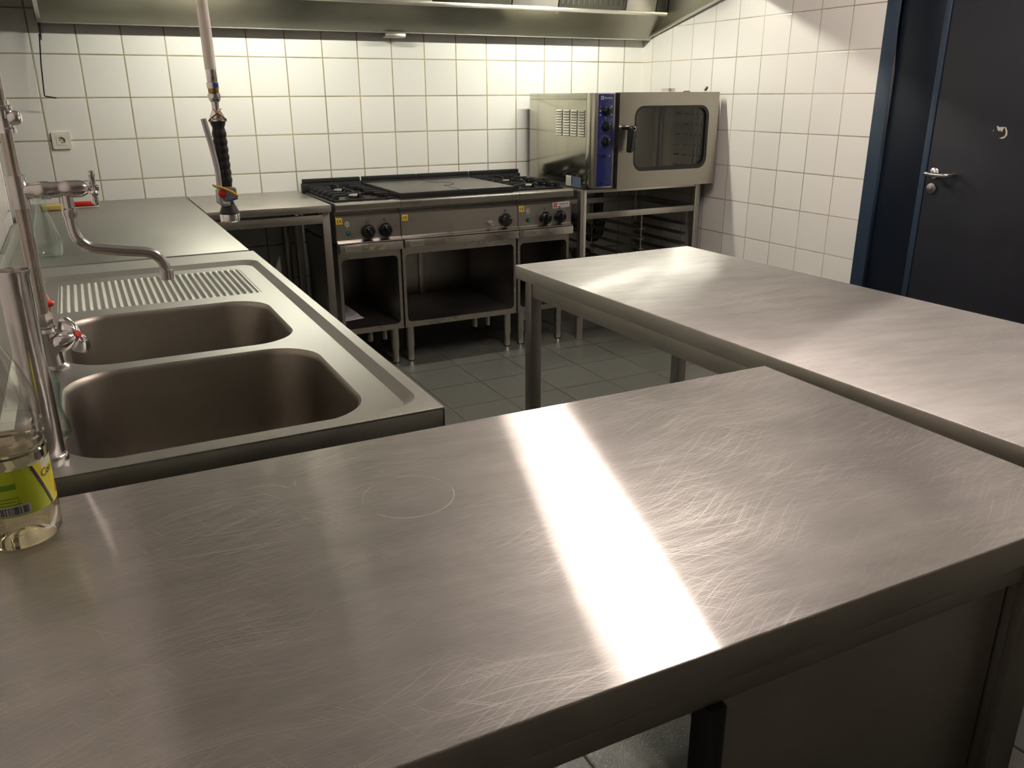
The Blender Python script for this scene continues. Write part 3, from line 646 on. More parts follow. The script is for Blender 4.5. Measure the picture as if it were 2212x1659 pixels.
b = MB(); b.lathe((VX, VY, 0.9), (0, 0, 1), liq, 56); b.build('vinegar', 'vinegar', vb_, angle=40, label='pale yellow vinegar')
b = MB(); b.lathe((VX, VY, 1.185), (0, 0, 1), [(0, 0), (0.0155, 0), (0.0155, 0.018), (0.014, 0.02), (0, 0.02)], 28); b.build('cap', 'lime', vb_)
b = MB(); n_ = 16
for k in range(n_):      # flutes on the shoulder
    a = 2*PI*k/n_; b.tube([(VX+(r_+0.0004)*math.cos(a), VY+(r_+0.0004)*math.sin(a), 0.9+h_) for r_, h_ in ((0.0435, 0.184), (0.0385, 0.202), (0.0318, 0.221), (0.023, 0.2405))], [0.0006, 0.0013, 0.0013, 0.0006], 8)
b.build('shoulder_flute', 'pet', vb_)
RL = 0.0446
def cylp(a, z, r=RL): return (VX+r*math.cos(a), VY+r*math.sin(a), z)
def wrap(a0, a1, z0, z1, r=RL, n=24, sk=0.0): return [[cylp(a0+(a1-a0)*i/n+sk*t, z0+(z1-z0)*t, r) for i in range(n+1)] for t in (0, 0.25, 0.5, 0.75, 1)]
AC, SK = -0.47, -0.48            # the dark diagonal band: angle at the label's foot, lean up to its head
def panel(a1, z0, z1, r, off=0.0):
    return [[cylp((AC+off+SK*(z-0.950)/0.058)*(1-i/24)+a1*i/24, z, r) for i in range(25)] for z in [z0+(z1-z0)*t/8 for t in range(9)]]
lb = MB().quads(wrap(-3.6, 1.4, 0.950, 1.008)).build('label', 'lime', vb_, label='lime green and yellow paper label')
MB().quads(panel(1.4, 0.950, 1.008, RL+0.0001)).build('yellow_field', 'lemon', lb)
MB().quads(wrap(-0.62, 1.4, 0.998, 1.008, RL+0.0002)).build('cream_field', 'cream_label', lb)
MB().quads(wrap(AC-0.02, AC+0.06, 0.951, 1.007, RL+0.0004, 4, SK)).build('diagonal_band', 'purple', lb)
MB().text('Con', 0.0095, lambda x, y: cylp(-0.43+x/RL*0.95, 0.9935+y+0.12*x, RL+0.0005), True).build('label_lettering', 'purple', lb)
t_ = MB()
for k in range(4): t_.quads(wrap(-2.35, -1.35-0.1*(k % 2), 0.9735-k*0.0042, 0.9747-k*0.0042, RL+0.0003))
t_.quads(wrap(-2.4, -1.38, 0.985, 0.992, RL+0.0002)); 
t_.build('small_print', 'green_print', lb)
MB().text('C', 0.005, lambda x, y: cylp(-1.36+x/RL, 0.9685+y, RL+0.0005)).build('recycling_mark', 'green_print', lb)
bc = MB().quads(wrap(-2.15, -1.12, 0.9515, 0.9645, RL+0.0003)).build('barcode_box', 'white_sticker', lb)
t_ = MB()
for k in range(26):
    if random.random() < 0.65: t_.quads(wrap(-2.08+k*0.035, -2.08+k*0.035+random.choice((0.011, 0.018, 0.024)), 0.9532, 0.9628, RL+0.0005, 1))
t_.build('barcode', 'dark_print', bc)
t_ = MB(); t_.quads(wrap(-0.22, 0.10, 0.958, 0.974, RL+0.0003, 8, 0.15)); t_.build('label_picture', 'orange_print', lb)

# ================================================================== WORK TABLE BETWEEN COUNTER AND RANGE
wt = thing('work_table', (0.91, -0.37, 0), 'small stainless work table between the corner worktop and the range', 'table')
b = MB(); b.box(0.612, 1.207, -0.742, -0.006, 0.864, 0.9, 0.002); b.build('tabletop', 'steel', wt)
b = MB(); b.box(0.635, 1.168, -0.712, -0.692, 0.806, 0.850, 0.002); b.build('front_rail', 'steel', wt)
b = MB(); b.box(0.66, 1.17, -0.07, -0.05, 0.806, 0.864, 0.002); b.box(1.155, 1.175, -0.69, -0.07, 0.806, 0.864, 0.002); b.build('side_rail', 'steel_dark', wt)
for xx, yy in ((0.64, -0.69), (1.185, -0.69), (0.64, -0.06), (1.185, -0.06)):
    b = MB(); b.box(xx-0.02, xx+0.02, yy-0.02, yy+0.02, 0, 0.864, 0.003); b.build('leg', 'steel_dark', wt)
# upright pipe on the wall under that table
pw = MB(); pw.cyl((1.115, -0.05, 0), (1.115, -0.05, 0.80), 0.022); tag(pw.build('wall_pipe', 'steel_dark'), 'upright grey pipe on the wall under the small work table', 'pipe')

# ================================================================== RANGE
def knob(par, x, z, y=-0.7185, mark=True, turn=0.0, r=0.037):
    k = MB(); k.lathe((x, y, z), (0, -1, 0), [(0, 0), (r, 0), (r, 0.009), (r*0.93, 0.012), (r*0.80, 0.013), (r*0.76, 0.030), (r*0.70, 0.034), (0, 0.034)], 36)
    rot = Matrix.Rotation(turn, 3, 'Y'); k.obox(Vector((x, y-0.036, z)), (r*0.42, 0.014, r*1.45), rot, 0.003)
    ko = k.build('knob', 'black_plastic', par)
    q = MB(); dr = rot @ Vector((0, 0, 1)); q.obox(Vector((x, y-0.0432, z))+dr*r*0.52, (0.0022, 0.0012, 0.008), rot, 0.0003)
    q.build('pointer_mark', 'white_mark', ko)
    if mark:
        q = MB(); q.box(x-0.006, x+0.006, y-0.0015, y+0.001, z+0.044, z+0.058, 0.0008); mo = q.build('scale_mark', 'black_plastic', par)
        q = MB(); q.box(x-0.0017, x+0.0017, y-0.0022, y-0.0014, z+0.047, z+0.055, 0.0003); q.build('scale_print', 'white_mark', mo)
def ce(par, x, z):
    y = -0.7178
    q = MB(); q.box(x-0.0165, x+0.0165, y-0.0008, y+0.002, z-0.0165, z+0.0165, 0.0003); s_ = q.build('ce_sticker', 'yellow', par)
    q = MB()
    def arc(cx): q.prism([(cx+0.0085*math.cos(a*PI/12), z+0.0085*math.sin(a*PI/12)) for a in range(6, 19)]+[(cx+0.0055*math.cos(a*PI/12), z+0.0055*math.sin(a*PI/12)) for a in range(18, 5, -1)], 'y', y-0.0014, y-0.0007)
    arc(x-0.0025); arc(x+0.0105); q.box(x+0.004, x+0.0105, y-0.0014, y-0.0007, z-0.0014, z+0.0014, 0); q.build('ce_letters', 'dark_print', s_)
def hob_shell(name, x0, x1, label):
    h = thing(name, ((x0+x1)/2, -0.38, 0.692), label, 'cooktop')
    b = MB(); b.prism([(-0.03, 0.692), (-0.695, 0.692), (-0.695, 0.838), (-0.712, 0.862), (-0.712, 0.885), (-0.03, 0.885)], 'x', x0+0.001, x1-0.001); b.build('body', 'steel_dark', h)
    b = MB(); b.prism([(-0.66, 0.884), (-0.66, 0.899), (-0.728, 0.901), (-0.737, 0.899), (-0.742, 0.893), (-0.742, 0.870), (-0.738, 0.862), (-0.72, 0.860), (-0.70, 0.866)], 'x', x0, x1); b.build('front_rail', 'steel', h)
    b = MB(); b.prism([(-0.694, 0.836), (-0.708, 0.834), (-0.7165, 0.826), (-0.7175, 0.712), (-0.722, 0.706), (-0.738, 0.701), (-0.739, 0.6955), (-0.694, 0.6935)], 'x', x0+0.0008, x1-0.0008); b.build('control_panel', 'steel', h)
    return h
def flue(h, x0, x1, left_end=False):
    b = MB(); b.box(x0+0.002, x1-0.002, -0.085, -0.03, 0.885, 0.942, 0.003); b.box(x0+0.006, x1-0.006, -0.070, -0.04, 0.942, 0.966, 0.003); b.build('flue_grille', 'cast_iron', h)
def burner_hob(name, x0, x1, label):
    h = hob_shell(name, x0, x1, label); xc = (x0+x1)/2
    b = MB(); b.box(x0+0.006, x1-0.006, -0.662, -0.088, 0.884, 0.897, 0.005, 3); b.build('hob_tray', 'enamel', h)
    for yy in (-0.515, -0.225):
        b = MB(); b.lathe((xc, yy, 0.896), (0, 0, 1), [(0, 0), (0.055, 0), (0.055, 0.004), (0.042, 0.007), (0.042, 0.014), (0.0, 0.014)], 36); bu = b.build('burner', 'cast_iron', h)
        b = MB(); b.lathe((xc, yy, 0.9095), (0, 0, 1), [(0, 0), (0.034, 0), (0.036, 0.002), (0.036, 0.006), (0.030, 0.009), (0, 0.0095)], 36); b.build('burner_cap', 'burner', bu)
        # cast grid: fingers from both sides and curved ribs round the burner
        g = MB(); z0, z1 = 0.899, 0.934
        for sd in (-1, 1):
            for k in range(3):
                fy = yy-0.10+k*0.10
                xa = xc+sd*0.150; xb = xc+sd*(0.075 if k != 1 else 0.052)
                g.prism([(xa, z0), (xa, z1-0.010), (xa-sd*0.014, z1), (xb, z1), (xb, z1-0.009), (xa-sd*0.03, z1-0.012), (xa-sd*0.03, z0)], 'y', fy-0.009, fy+0.009, 0.0015)
            g.box(min(xc+sd*0.150, xc+sd*0.140), max(xc+sd*0.150, xc+sd*0.140), yy-0.135, yy+0.135, z0, z0+0.010, 0.0015)
        for sd in (-1, 1):
            g.tube(bez([(xc-0.010, yy+sd*0.135, z1-0.004), (xc-0.002, yy+sd*0.095, z1-0.003), (xc+0.004, yy+sd*0.06, z1-0.006), (xc+0.002, yy+sd*0.045, z0+0.014)], 6), 0.0065, 8)
            g.box(xc-0.15, xc+0.15, yy+sd*0.137-0.005, yy+sd*0.137+0.005, z0, z0+0.010, 0.0015)
        g.build('pan_support', 'cast_iron', h)
    flue(h, x0, x1); return h
h1 = burner_hob('gas_hob', 1.228, 1.576, 'left two burner gas hob of the range, next to the small work table')
knob(h1, 1.397, 0.750, turn=-0.5); knob(h1, 1.491, 0.752, turn=-0.35)
ce(h1, 1.2475, 0.8115)
def indicator(h, x, z):
    b = MB(); b.lathe((x, -0.7175, z), (0, -1, 0), [(0, 0), (0.0125, 0), (0.0125, 0.004), (0.010, 0.005), (0, 0.005)], 24); io = b.build('indicator_bezel', 'black_plastic', h)
    b = MB(); b.lathe((x, -0.722, z), (0, -1, 0), [(0, 0), (0.0098, 0), (0.0092, 0.004), (0.005, 0.006), (0, 0.0062)], 24); b.build('green_lens', 'green_lens', io)
def round_sticker(h, x, z):
    b = MB(); b.lathe((x, -0.7168, z), (0, -1, 0), [(0, 0), (0.0135, 0), (0.0135, 0.0012), (0, 0.0012)], 28); b.lathe((x, -0.7168, z-0.008), (0, -1, 0), [(0, 0), (0.0095, 0), (0.0095, 0.0011), (0, 0.0011)], 28); o = b.build('round_sticker', 'grey_sticker', h)
    b = MB(); b.box(x-0.008, x+0.008, -0.7184, -0.7178, z+0.001, z+0.0045, 0); b.box(x-0.006, x+0.006, -0.7184, -0.7178, z-0.006, z-0.003, 0); b.build('sticker_print', 'steel_dark', o)
indicator(h1, 1.292, 0.7475); round_sticker(h1, 1.288, 0.795)
h2 = hob_shell('solid_top_hob', 1.578, 2.274, 'wide solid top hob with a worn iron hotplate in the middle of the range')
b = MB(); b.box(1.584, 2.268, -0.695, -0.088, 0.884, 0.900, 0.003); b.build('hob_tray', 'enamel', h2)
PXa, PXb, PYa, PYb, PZ = 1.592, 2.262, -0.690, -0.092, 0.934
b = MB(); b.box(PXa, PXb, PYa, PYb, 0.901, PZ, 0.004, 3); hp = b.build('hotplate', 'plate_iron', h2, label='worn grey iron hotplate')
b = MB(); b.box(PXa-0.0006, PXb+0.0006, PYa-0.0012, PYa+0.01, 0.8995, PZ-0.0045, 0.001); b.box(PXa-0.0012, PXa+0.01, PYa, PYb, 0.8995, PZ-0.0045, 0.001); b.build('plate_edge', 'cast_iron', hp)
xc_, yc_ = 1.93, -0.385
b = MB(); b.box(xc_-0.0035, xc_+0.0035, yc_+0.092, PYb-0.002, PZ-0.001, PZ+0.0009, 0); b.box(xc_-0.0035, xc_+0.0035, PYa+0.002, yc_-0.092, PZ-0.001, PZ+0.0009, 0); b.box(xc_-0.0016, xc_+0.0016, PYa-0.0018, PYa+0.001, 0.903, PZ, 0)
b.tube([(xc_+0.092*math.sin(a*PI/24), yc_+0.092*math.cos(a*PI/24), PZ-0.0012) for a in range(0, 25)], 0.0035, 6); b.tube([(xc_-0.092*math.sin(a*PI/24), yc_+0.092*math.cos(a*PI/24), PZ-0.0016) for a in range(0, 25)], 0.0020, 6)
b.lathe((xc_, yc_, PZ-0.001), (0, 0, 1), [(0, 0), (0.006, 0), (0.006, 0.0016), (0, 0.0016)], 16); b.build('plate_groove', 'black_void', hp)
b = MB(); b.box(1.580, 1.925, -0.085, -0.03, 0.885, 0.942, 0.003); b.box(1.584, 1.923, -0.070, -0.04, 0.942, 0.966, 0.003); b.box(1.929, 2.272, -0.085, -0.03, 0.885, 0.942, 0.003); b.box(1.932, 2.270, -0.070, -0.04, 0.942, 0.966, 0.003); b.build('flue_grille', 'cast_iron', h2)
knob(h2, 2.195, 0.753, turn=0.7)
b = MB(); b.lathe((2.1, -0.7175, 0.741), (0, -1, 0), [(0, 0), (0.017, 0), (0.017, 0.006), (0.013, 0.010), (0.0135, 0.028), (0.012, 0.031), (0, 0.031)], 28); b.build('ignition_button', 'grey_plastic', h2)
ce(h2, 1.602, 0.8055)
h3 = burner_hob('gas_hob', 2.276, 2.625, 'right two burner gas hob of the range, next to the oven')
knob(h3, 2.450, 0.746, turn=0.15); knob(h3, 2.546, 0.748, turn=0.1); ce(h3, 2.298, 0.807); indicator(h3, 2.340, 0.7425); round_sticker(h3, 2.339, 0.793)
b = MB(); rt = Matrix.Rotation(-0.03, 3, 'Y'); cc = Vector((2.556, -0.7185, 0.815)); b.obox(cc, (0.112, 0.0012, 0.033), rt, 0.0003); rs_ = b.build('dealer_sticker', 'white_sticker', h3)
b = MB(); b.obox(cc+Vector((-0.039, -0.0008, 0)), (0.023, 0.001, 0.025), rt, 0); b.obox(cc+Vector((0.042, -0.0008, 0.006)), (0.005, 0.001, 0.013), rt, 0); b.obox(cc+Vector((-0.022, -0.0008, 0.008)), (0.005, 0.001, 0.006), rt, 0); b.build('red_logo', 'red_print', rs_)
b = MB(); b.text('cif', 0.011, lambda x, y: (cc.x-0.039+x, cc.y-0.0015, cc.z+y), True); b.build('logo_letters', 'white_mark', rs_)
b = MB()
for k in range(11): b.box(cc.x-0.014+k*0.0042, cc.x-0.011+k*0.0042, cc.y-0.0012, cc.y-0.0005, cc.z+0.003+0.0012*(k % 2), cc.z+0.0105, 0)
b.box(cc.x-0.012, cc.x+0.032, cc.y-0.0012, cc.y-0.0005, cc.z-0.002, cc.z+0.0006, 0); b.box(cc.x-0.02, cc.x+0.038, cc.y-0.0012, cc.y-0.0005, cc.z-0.0095, cc.z-0.0075, 0); b.build('sticker_print', 'steel_dark', rs_)
def base_cabinet(x0, x1, label, hd0, hd1, extra=False):
    cb = thing('open_base_cabinet', ((x0+x1)/2, -0.4, 0), label, 'cabinet')
    xa, xb = x0+0.004, x1-0.004
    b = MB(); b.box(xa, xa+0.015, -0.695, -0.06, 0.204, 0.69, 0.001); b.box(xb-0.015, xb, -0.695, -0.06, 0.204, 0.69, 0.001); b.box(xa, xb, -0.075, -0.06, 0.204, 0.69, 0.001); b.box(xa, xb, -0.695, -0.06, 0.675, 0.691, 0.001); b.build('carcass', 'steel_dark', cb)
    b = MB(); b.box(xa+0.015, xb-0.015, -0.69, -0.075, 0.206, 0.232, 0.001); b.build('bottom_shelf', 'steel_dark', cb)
    b = MB(); b.plate([(xa, 0.204), (xb, 0.204), (xb, 0.69), (xa, 0.69)], [rrect(xa+0.016, xb-0.016, 0.234, 0.610, 0.024, 6)], lambda x, z, h_: (x, -0.704+h_, z), 0.010); b.build('front_frame', 'steel', cb)
    b = MB(); b.prism([(-0.704, 0.646), (-0.7325, 0.645), (-0.7345, 0.648), (-0.734, 0.6895), (-0.730, 0.6915), (-0.704, 0.6915)], 'x', hd0, hd1, 0.0008); hd = b.build('header_strip', 'steel', cb)
    bx0 = hd0+0.028
    b = MB(); b.prism(rrect(bx0, bx0+0.082, 0.653, 0.684, 0.009, 5), 'y', -0.7352, -0.733, 0.0007); bd = b.build('badge', 'bare_rail', cb); bd.parent = hd
    b = MB(); b.prism(rrect(bx0+0.003, bx0+0.079, 0.6555, 0.6815, 0.007, 5), 'y', -0.7357, -0.7345); bi = b.build('badge_plate', 'steel_dull', cb); bi.parent = hd
    b = MB(); b.text('ZANUSSI', 0.0135, lambda x, y: (bx0+0.041+x, -0.7362, 0.6685+y), True, 0.066); bl = b.build('badge_lettering', 'steel_dark', cb); bl.parent = hd
    b = MB(); xm = x0+(x1-x0)*0.5
    b.box(xm-0.018, xm+0.018, -0.085, -0.075, 0.234, 0.674, 0.001); b.build('rear_strip', 'steel_dull', cb)
    for xx in (xa+0.04, xb-0.04):
        for yy in (-0.660, -0.20):
            b = MB(); b.lathe((xx, yy, 0.0), (0, 0, 1), [(0, 0), (0.0205, 0), (0.0205, 0.003), (0.0185, 0.006), (0.0188, 0.074), (0.0212, 0.0745), (0.0212, 0.078), (0.0225, 0.0785), (0.0225, 0.205), (0, 0.205)], 28); lg = b.build('leg', 'steel_z', cb)
            b = MB(); b.lathe((xx, yy, 0.0), (0, 0, 1), [(0, 0), (0.022, 0), (0.022, 0.005), (0, 0.005)], 24); b.build('foot_pad', 'black_rubber', lg)
    for xx in (xa+0.012, xb-0.012):
        b = MB()
        for zz in (0.224, 0.236, 0.63, 0.642): b.lathe((xx, -0.704, zz), (0, -1, 0), [(0, 0), (0.003, 0), (0.002, 0.0015), (0, 0.0018)], 10)
        b.build('rivet', 'steel', cb)
    return cb, hd
c1, hd1_ = base_cabinet(1.228, 1.576, 'open base cabinet with papers inside under the left gas hob', 1.237, 1.5795)
c2, _h = base_cabinet(1.578, 2.274, 'wide open base cabinet under the solid top hob', 1.590, 2.274)
c3, _h = base_cabinet(2.276, 2.625, 'open base cabinet under the right gas hob beside the oven stand', 2.278, 2.632)
b = MB()       # torn sticker remains on the first header strip
for k in range(26):
    cx = 1.378+random.random()*0.10; cz = 0.668+(random.random()-0.5)*0.024; r_ = 0.004+random.random()*0.006
    b.prism([(cx+r_*(0.6+0.6*random.random())*math.cos(a*PI/4), cz+0.7*r_*(0.6+0.6*random.random())*math.sin(a*PI/4)) for a in range(8)], 'y', -0.7350-0.00004*k, -0.7335)
ts = b.build('sticker_remains', 'cream_label', c1, label='torn yellowish sticker remains'); ts.parent = hd1_
ts.data.materials[0] = simple('torn_sticker', (0.30, 0.25, 0.14), 0.8)
# papers lying in the left base cabinet
def sheet(name, pts, z, mat, label, curl=0.0):
    q = MB(); (x0, y0), (x1, y1), (x2, y2), (x3, y3) = pts; g = []
    for j in range(9):
        v = j/8; row = []
        for i in range(9):
            u = i/8; xx = (x0*(1-u)+x1*u)*(1-v)+(x3*(1-u)+x2*u)*v; yy = (y0*(1-u)+y1*u)*(1-v)+(y3*(1-u)+y2*u)*v
            row.append((xx, yy, z+curl*max(0, u-0.6)**2*6*(0.4+v)))
        g.append(row)
    q.quads(g); o = q.build(name, mat); md = o.modifiers.new('t', 'SOLIDIFY'); md.thickness = 0.0006; md.offset = 1
    return tag(o, label, 'paper', 'papers in the left base cabinet')
sheet('paper_sheet', ((1.255, -0.53), (1.412, -0.50), (1.40, -0.33), (1.252, -0.35)), 0.2332, 'paper_w', 'white sheet at the bottom of the papers in the left base cabinet')
sheet('paper_sheet', ((1.253, -0.50), (1.395, -0.46), (1.36, -0.24), (1.252, -0.26)), 0.2355, 'paper', 'lilac sheet with a curled corner over the other papers in the left base cabinet', 0.03)
sheet('paper_sheet', ((1.256, -0.44), (1.330, -0.42), (1.322, -0.39), (1.254, -0.40)), 0.241, 'paper_w', 'small white slip on top of the papers in the left base cabinet', 0.01)

# ================================================================== OVEN STAND AND OVEN
st = thing('oven_stand', (3.11, -0.42, 0), 'open steel stand with rows of tray runners under the oven', 'stand')
for xx in (2.690, 3.525):
    for yy in (-0.730, -0.10):
        b = MB(); b.box(xx-0.02, xx+0.02, yy-0.02, yy+0.02, 0.13, 0.893, 0.003); pl = b.build('post', 'steel_z', st)
        b = MB(); b.lathe((xx, yy, 0), (0, 0, 1), [(0, 0), (0.026, 0), (0.026, 0.004), (0.0235, 0.006), (0.0235, 0.08), (0.025, 0.081), (0.025, 0.135), (0, 0.135)], 28); b.build('foot', 'steel_z', pl)
for z0, z1 in ((0.872, 0.893), (0.722, 0.758), (0.17, 0.20)):
    b = MB(); b.box(2.71, 3.505, -0.748, -0.722, z0, z1, 0.002); b.build('front_rail', 'bare_rail' if z0 > 0.8 else 'steel', st)
    b = MB(); b.box(2.71, 3.505, -0.118, -0.092, z0, z1, 0.002); b.build('rear_rail', 'steel_dull', st)
    for xx in (2.690, 3.525):
        b = MB(); b.box(xx-0.012, xx+0.012, -0.71, -0.12, z0, z1, 0.002); b.build('side_rail', 'steel_dark', st)
for xx, sides in ((2.730, (1,)), (3.142, (-1, 1)), (3.490, (-1,))):
    for yy in (-0.70, -0.14):
        b = MB(); b.cyl((xx, yy, 0.20), (xx, yy, 0.722), 0.004, n=10); b.build('runner_upright', 'steel', st)
    for k in range(7):
        zz = 0.255+k*0.0625
        b = MB()
        for sd in sides:
            b.box(min(xx, xx+sd*0.022), max(xx, xx+sd*0.022), -0.705, -0.135, zz, zz+0.003, 0.0006)
        b.box(xx-0.002, xx+0.002, -0.705, -0.135, zz, zz+0.016, 0.0006); b.build('tray_runner', 'steel_dark', st)
ov = thing('combi_oven', (3.12, -0.45, 0.895), 'stainless convection oven with a blue control panel standing in the back right corner', 'oven')
b = MB(); b.box(2.692, 2.855, -0.795, -0.085, 0.915, 1.421, 0.003); b.box(2.855, 3.552, -0.795, -0.085, 1.385, 1.421, 0.003); b.box(2.855, 3.552, -0.795, -0.085, 0.915, 0.960, 0.003); b.box(3.530, 3.552, -0.795, -0.085, 0.915, 1.421, 0.003); b.box(2.855, 3.54, -0.115, -0.085, 0.93, 1.40, 0.001)
b.build('oven_body', 'steel_oven', ov)
b = MB(); b.box(2.6905, 2.700, -0.755, -0.086, 0.918, 1.385, 0.0015); b.box(2.6905, 2.700, -0.755, -0.086, 1.389, 1.420, 0.0015); b.box(2.6905, 2.700, -0.793, -0.759, 0.918, 1.420, 0.0015); b.build('side_panel', 'steel_side', ov)
for cx_, sgn in ((2.857, 1),):
    b = MB(); b.box(2.8555, 2.860, -0.79, -0.12, 0.961, 1.384, 0); b.box(3.524, 3.5295, -0.79, -0.12, 0.961, 1.384, 0); b.box(2.86, 3.524, -0.445, -0.435, 0.961, 1.384, 0); b.build('cavity_lining', 'bare_rail', ov)
b = MB()
for i in range(4):
    for j in range(10):
        ya = -0.425-i*0.0835; zz = 1.327-j*0.0148
        b.prism([(2.6905, zz+0.0055), (2.6905, zz-0.0055), (2.6845, zz-0.0055), (2.6835, zz-0.0045)], 'y', ya-0.066, ya)
lv_ = b.build('vent_louvers', 'bare_rail', ov)
b = MB()
for i in range(4):
    for j in range(10):
        ya = -0.425-i*0.0835; zz = 1.327-j*0.0148
        b.box(2.6895, 2.6906, ya-0.069, ya+0.001, zz-0.0082, zz-0.0052, 0); b.box(2.6895, 2.6906, ya-0.0695, ya-0.0660, zz-0.006, zz+0.003, 0)
b.build('vent_slots', 'black_void', lv_)
b = MB(); b.box(2.6892, 2.6908, -0.603, -0.545, 0.903, 0.962, 0); sl = b.build('rating_label', 'white_sticker', ov)
b = MB()
for k in range(6): b.box(2.6886, 2.6893, -0.597, -0.551, 0.909+k*0.0075, 0.9105+k*0.0075, 0)
b.build('label_print', 'steel_dark', sl)
b = MB(); b.box(2.6892, 2.6908, -0.712, -0.615, 0.901, 0.960, 0); b.build('notice_label', 'bluegrey', ov)
# control column
b = MB(); b.box(2.696, 2.838, -0.832, -0.79, 0.907, 1.4215, 0.002); b.build('control_column', 'steel_oven', ov)
b = MB(); b.box(2.7145, 2.8225, -0.8335, -0.83, 0.914, 1.418, 0.0008); cpn = b.build('panel_border', 'bare_rail', ov)
b = MB(); b.box(2.7165, 2.8205, -0.8345, -0.831, 0.917, 1.416, 0.0006); bp_ = b.build('control_panel', 'oven_blue', ov)
PY = -0.8346
for zz, tn in ((1.328, 0.0), (1.245, 0.0), (1.163, 0.0)):
    knob(ov, 2.768, zz, PY, False, tn, 0.0265)
b = MB(); b.text('Electrolux', 0.0105, lambda x, y: (2.783+x, PY-0.0003, 1.396+y), True, 0.054); b.build('brand_lettering', 'white_mark', bp_)
b = MB(); b.box(2.733, 2.7515, PY-0.0004, PY, 1.387, 1.4055, 0); b.build('brand_square', 'white_mark', bp_)
b = MB(); b.lathe((2.7422, PY-0.0004, 1.3962), (0, -1, 0), [(0, 0), (0.0075, 0), (0.0075, 0.0003), (0, 0.0003)], 20); b.build('brand_disc', 'oven_blue', bp_)
b = MB(); b.prism([(2.7385, 1.3962), (2.7445, 1.4015), (2.7445, 1.391)], 'y', PY-0.0011, PY-0.0006); b.build('brand_mark', 'white_mark', bp_)
b = MB(); cxk = 2.768
for k in range(17):
    a = -0.75*PI+k*1.5*PI/16
    for rr_ in (0.0335,): b.obox(Vector((cxk+rr_*math.sin(a), PY-0.0003, 1.163+rr_*math.cos(a))), (0.0017, 0.0006, 0.006), Matrix.Rotation(a, 3, 'Y'), 0)
for k in range(7):
    a = -0.72*PI+k*1.44*PI/6; b.obox(Vector((cxk+0.034*math.sin(a), PY-0.0003, 1.245+0.034*math.cos(a))), (0.0018, 0.0006, 0.007), Matrix.Rotation(a, 3, 'Y'), 0)
for sd in (-1, 1):
    for k, zz in enumerate((1.350, 1.328, 1.306)):
        if not (sd < 0 and k == 0): b.box(cxk+sd*0.037-0.0045, cxk+sd*0.037+0.0045, PY-0.0006, PY, zz-0.0045, zz+0.0045, 0)
b.box(cxk-0.005, cxk+0.003, PY-0.0006, PY, 1.287, 1.295, 0); b.box(cxk+0.037, cxk+0.040, PY-0.0006, PY, 1.274, 1.284, 0); b.box(cxk+0.031, cxk+0.036, PY-0.0006, PY, 1.079, 1.091, 0); b.box(cxk+0.026, cxk+0.028, PY-0.0006, PY, 0.988, 0.990, 0)
b.build('dial_print', 'grey_sticker', bp_)
b = MB(); b.box(cxk-0.0415, cxk-0.0325, PY-0.0006, PY, 1.3455, 1.3545, 0); b.build('red_symbol', 'red_print', bp_)
b = MB(); b.box(2.748, 2.777, PY-0.0006, PY, 1.077, 1.092, 0); b.build('display', 'black_plastic', bp_)
# door
b = MB()
DXa, DXb, DZa, DZb = 2.848, 3.556, 0.897, 1.4245
win = rrect(2.953, 3.487, 0.992, 1.352, 0.062, 10)
b.plate([(DXa, DZa), (DXb, DZa), (DXb, DZb), (DXa, DZb)], [win], lambda x, z, h_: (x, -0.850+h_, z), 0.045); b.build('oven_door', 'steel_oven', ov)
b = MB(); b.plate(rrect(2.9535, 3.4865, 0.9925, 1.3515, 0.0615, 10), [rrect(2.966, 3.470, 1.012, 1.339, 0.052, 10)], lambda x, z, h_: (x, -0.848+h_, z), 0.040); b.build('window_gasket', 'black_rubber', ov)
b = MB(); b.prism(rrect(2.96, 3.48, 1.0, 1.345, 0.058, 10), 'y', -0.838, -0.834); b.build('door_glass', 'oven_glass', ov)
b = MB(); b.box(2.840, 2.8475, -0.84, -0.80, 0.905, 1.421, 0); b.build('door_gap', 'black_void', ov)
b = MB(); b.tube([(2.872, -0.85, 1.237), (2.872, -0.880, 1.237), (2.905, -0.893, 1.235)], 0.0125, 14)
b.prism([(2.884, 1.2465), (2.920, 1.2495), (2.9285, 1.236), (2.925, 1.195), (2.911, 1.115), (2.903, 1.103), (2.880, 1.103), (2.876, 1.112), (2.881, 1.175), (2.882, 1.225)], 'y', -0.915, -0.885, 0.006); hd_ = b.build('door_handle', 'black_plastic', ov, label='black drooping door handle')
b = MB(); b.lathe((2.907, -0.912, 1.233), (0, -1, 0), [(0, 0), (0.012, 0), (0.012, 0.004), (0.008, 0.0055), (0.0075, 0.003), (0, 0.003)], 20); b.lathe((2.866, -0.850, 1.237), (0, -1, 0), [(0.0135, 0), (0.0135, 0.016), (0.0, 0.016)], 20); b.build('handle_bolt', 'chrome', hd_)
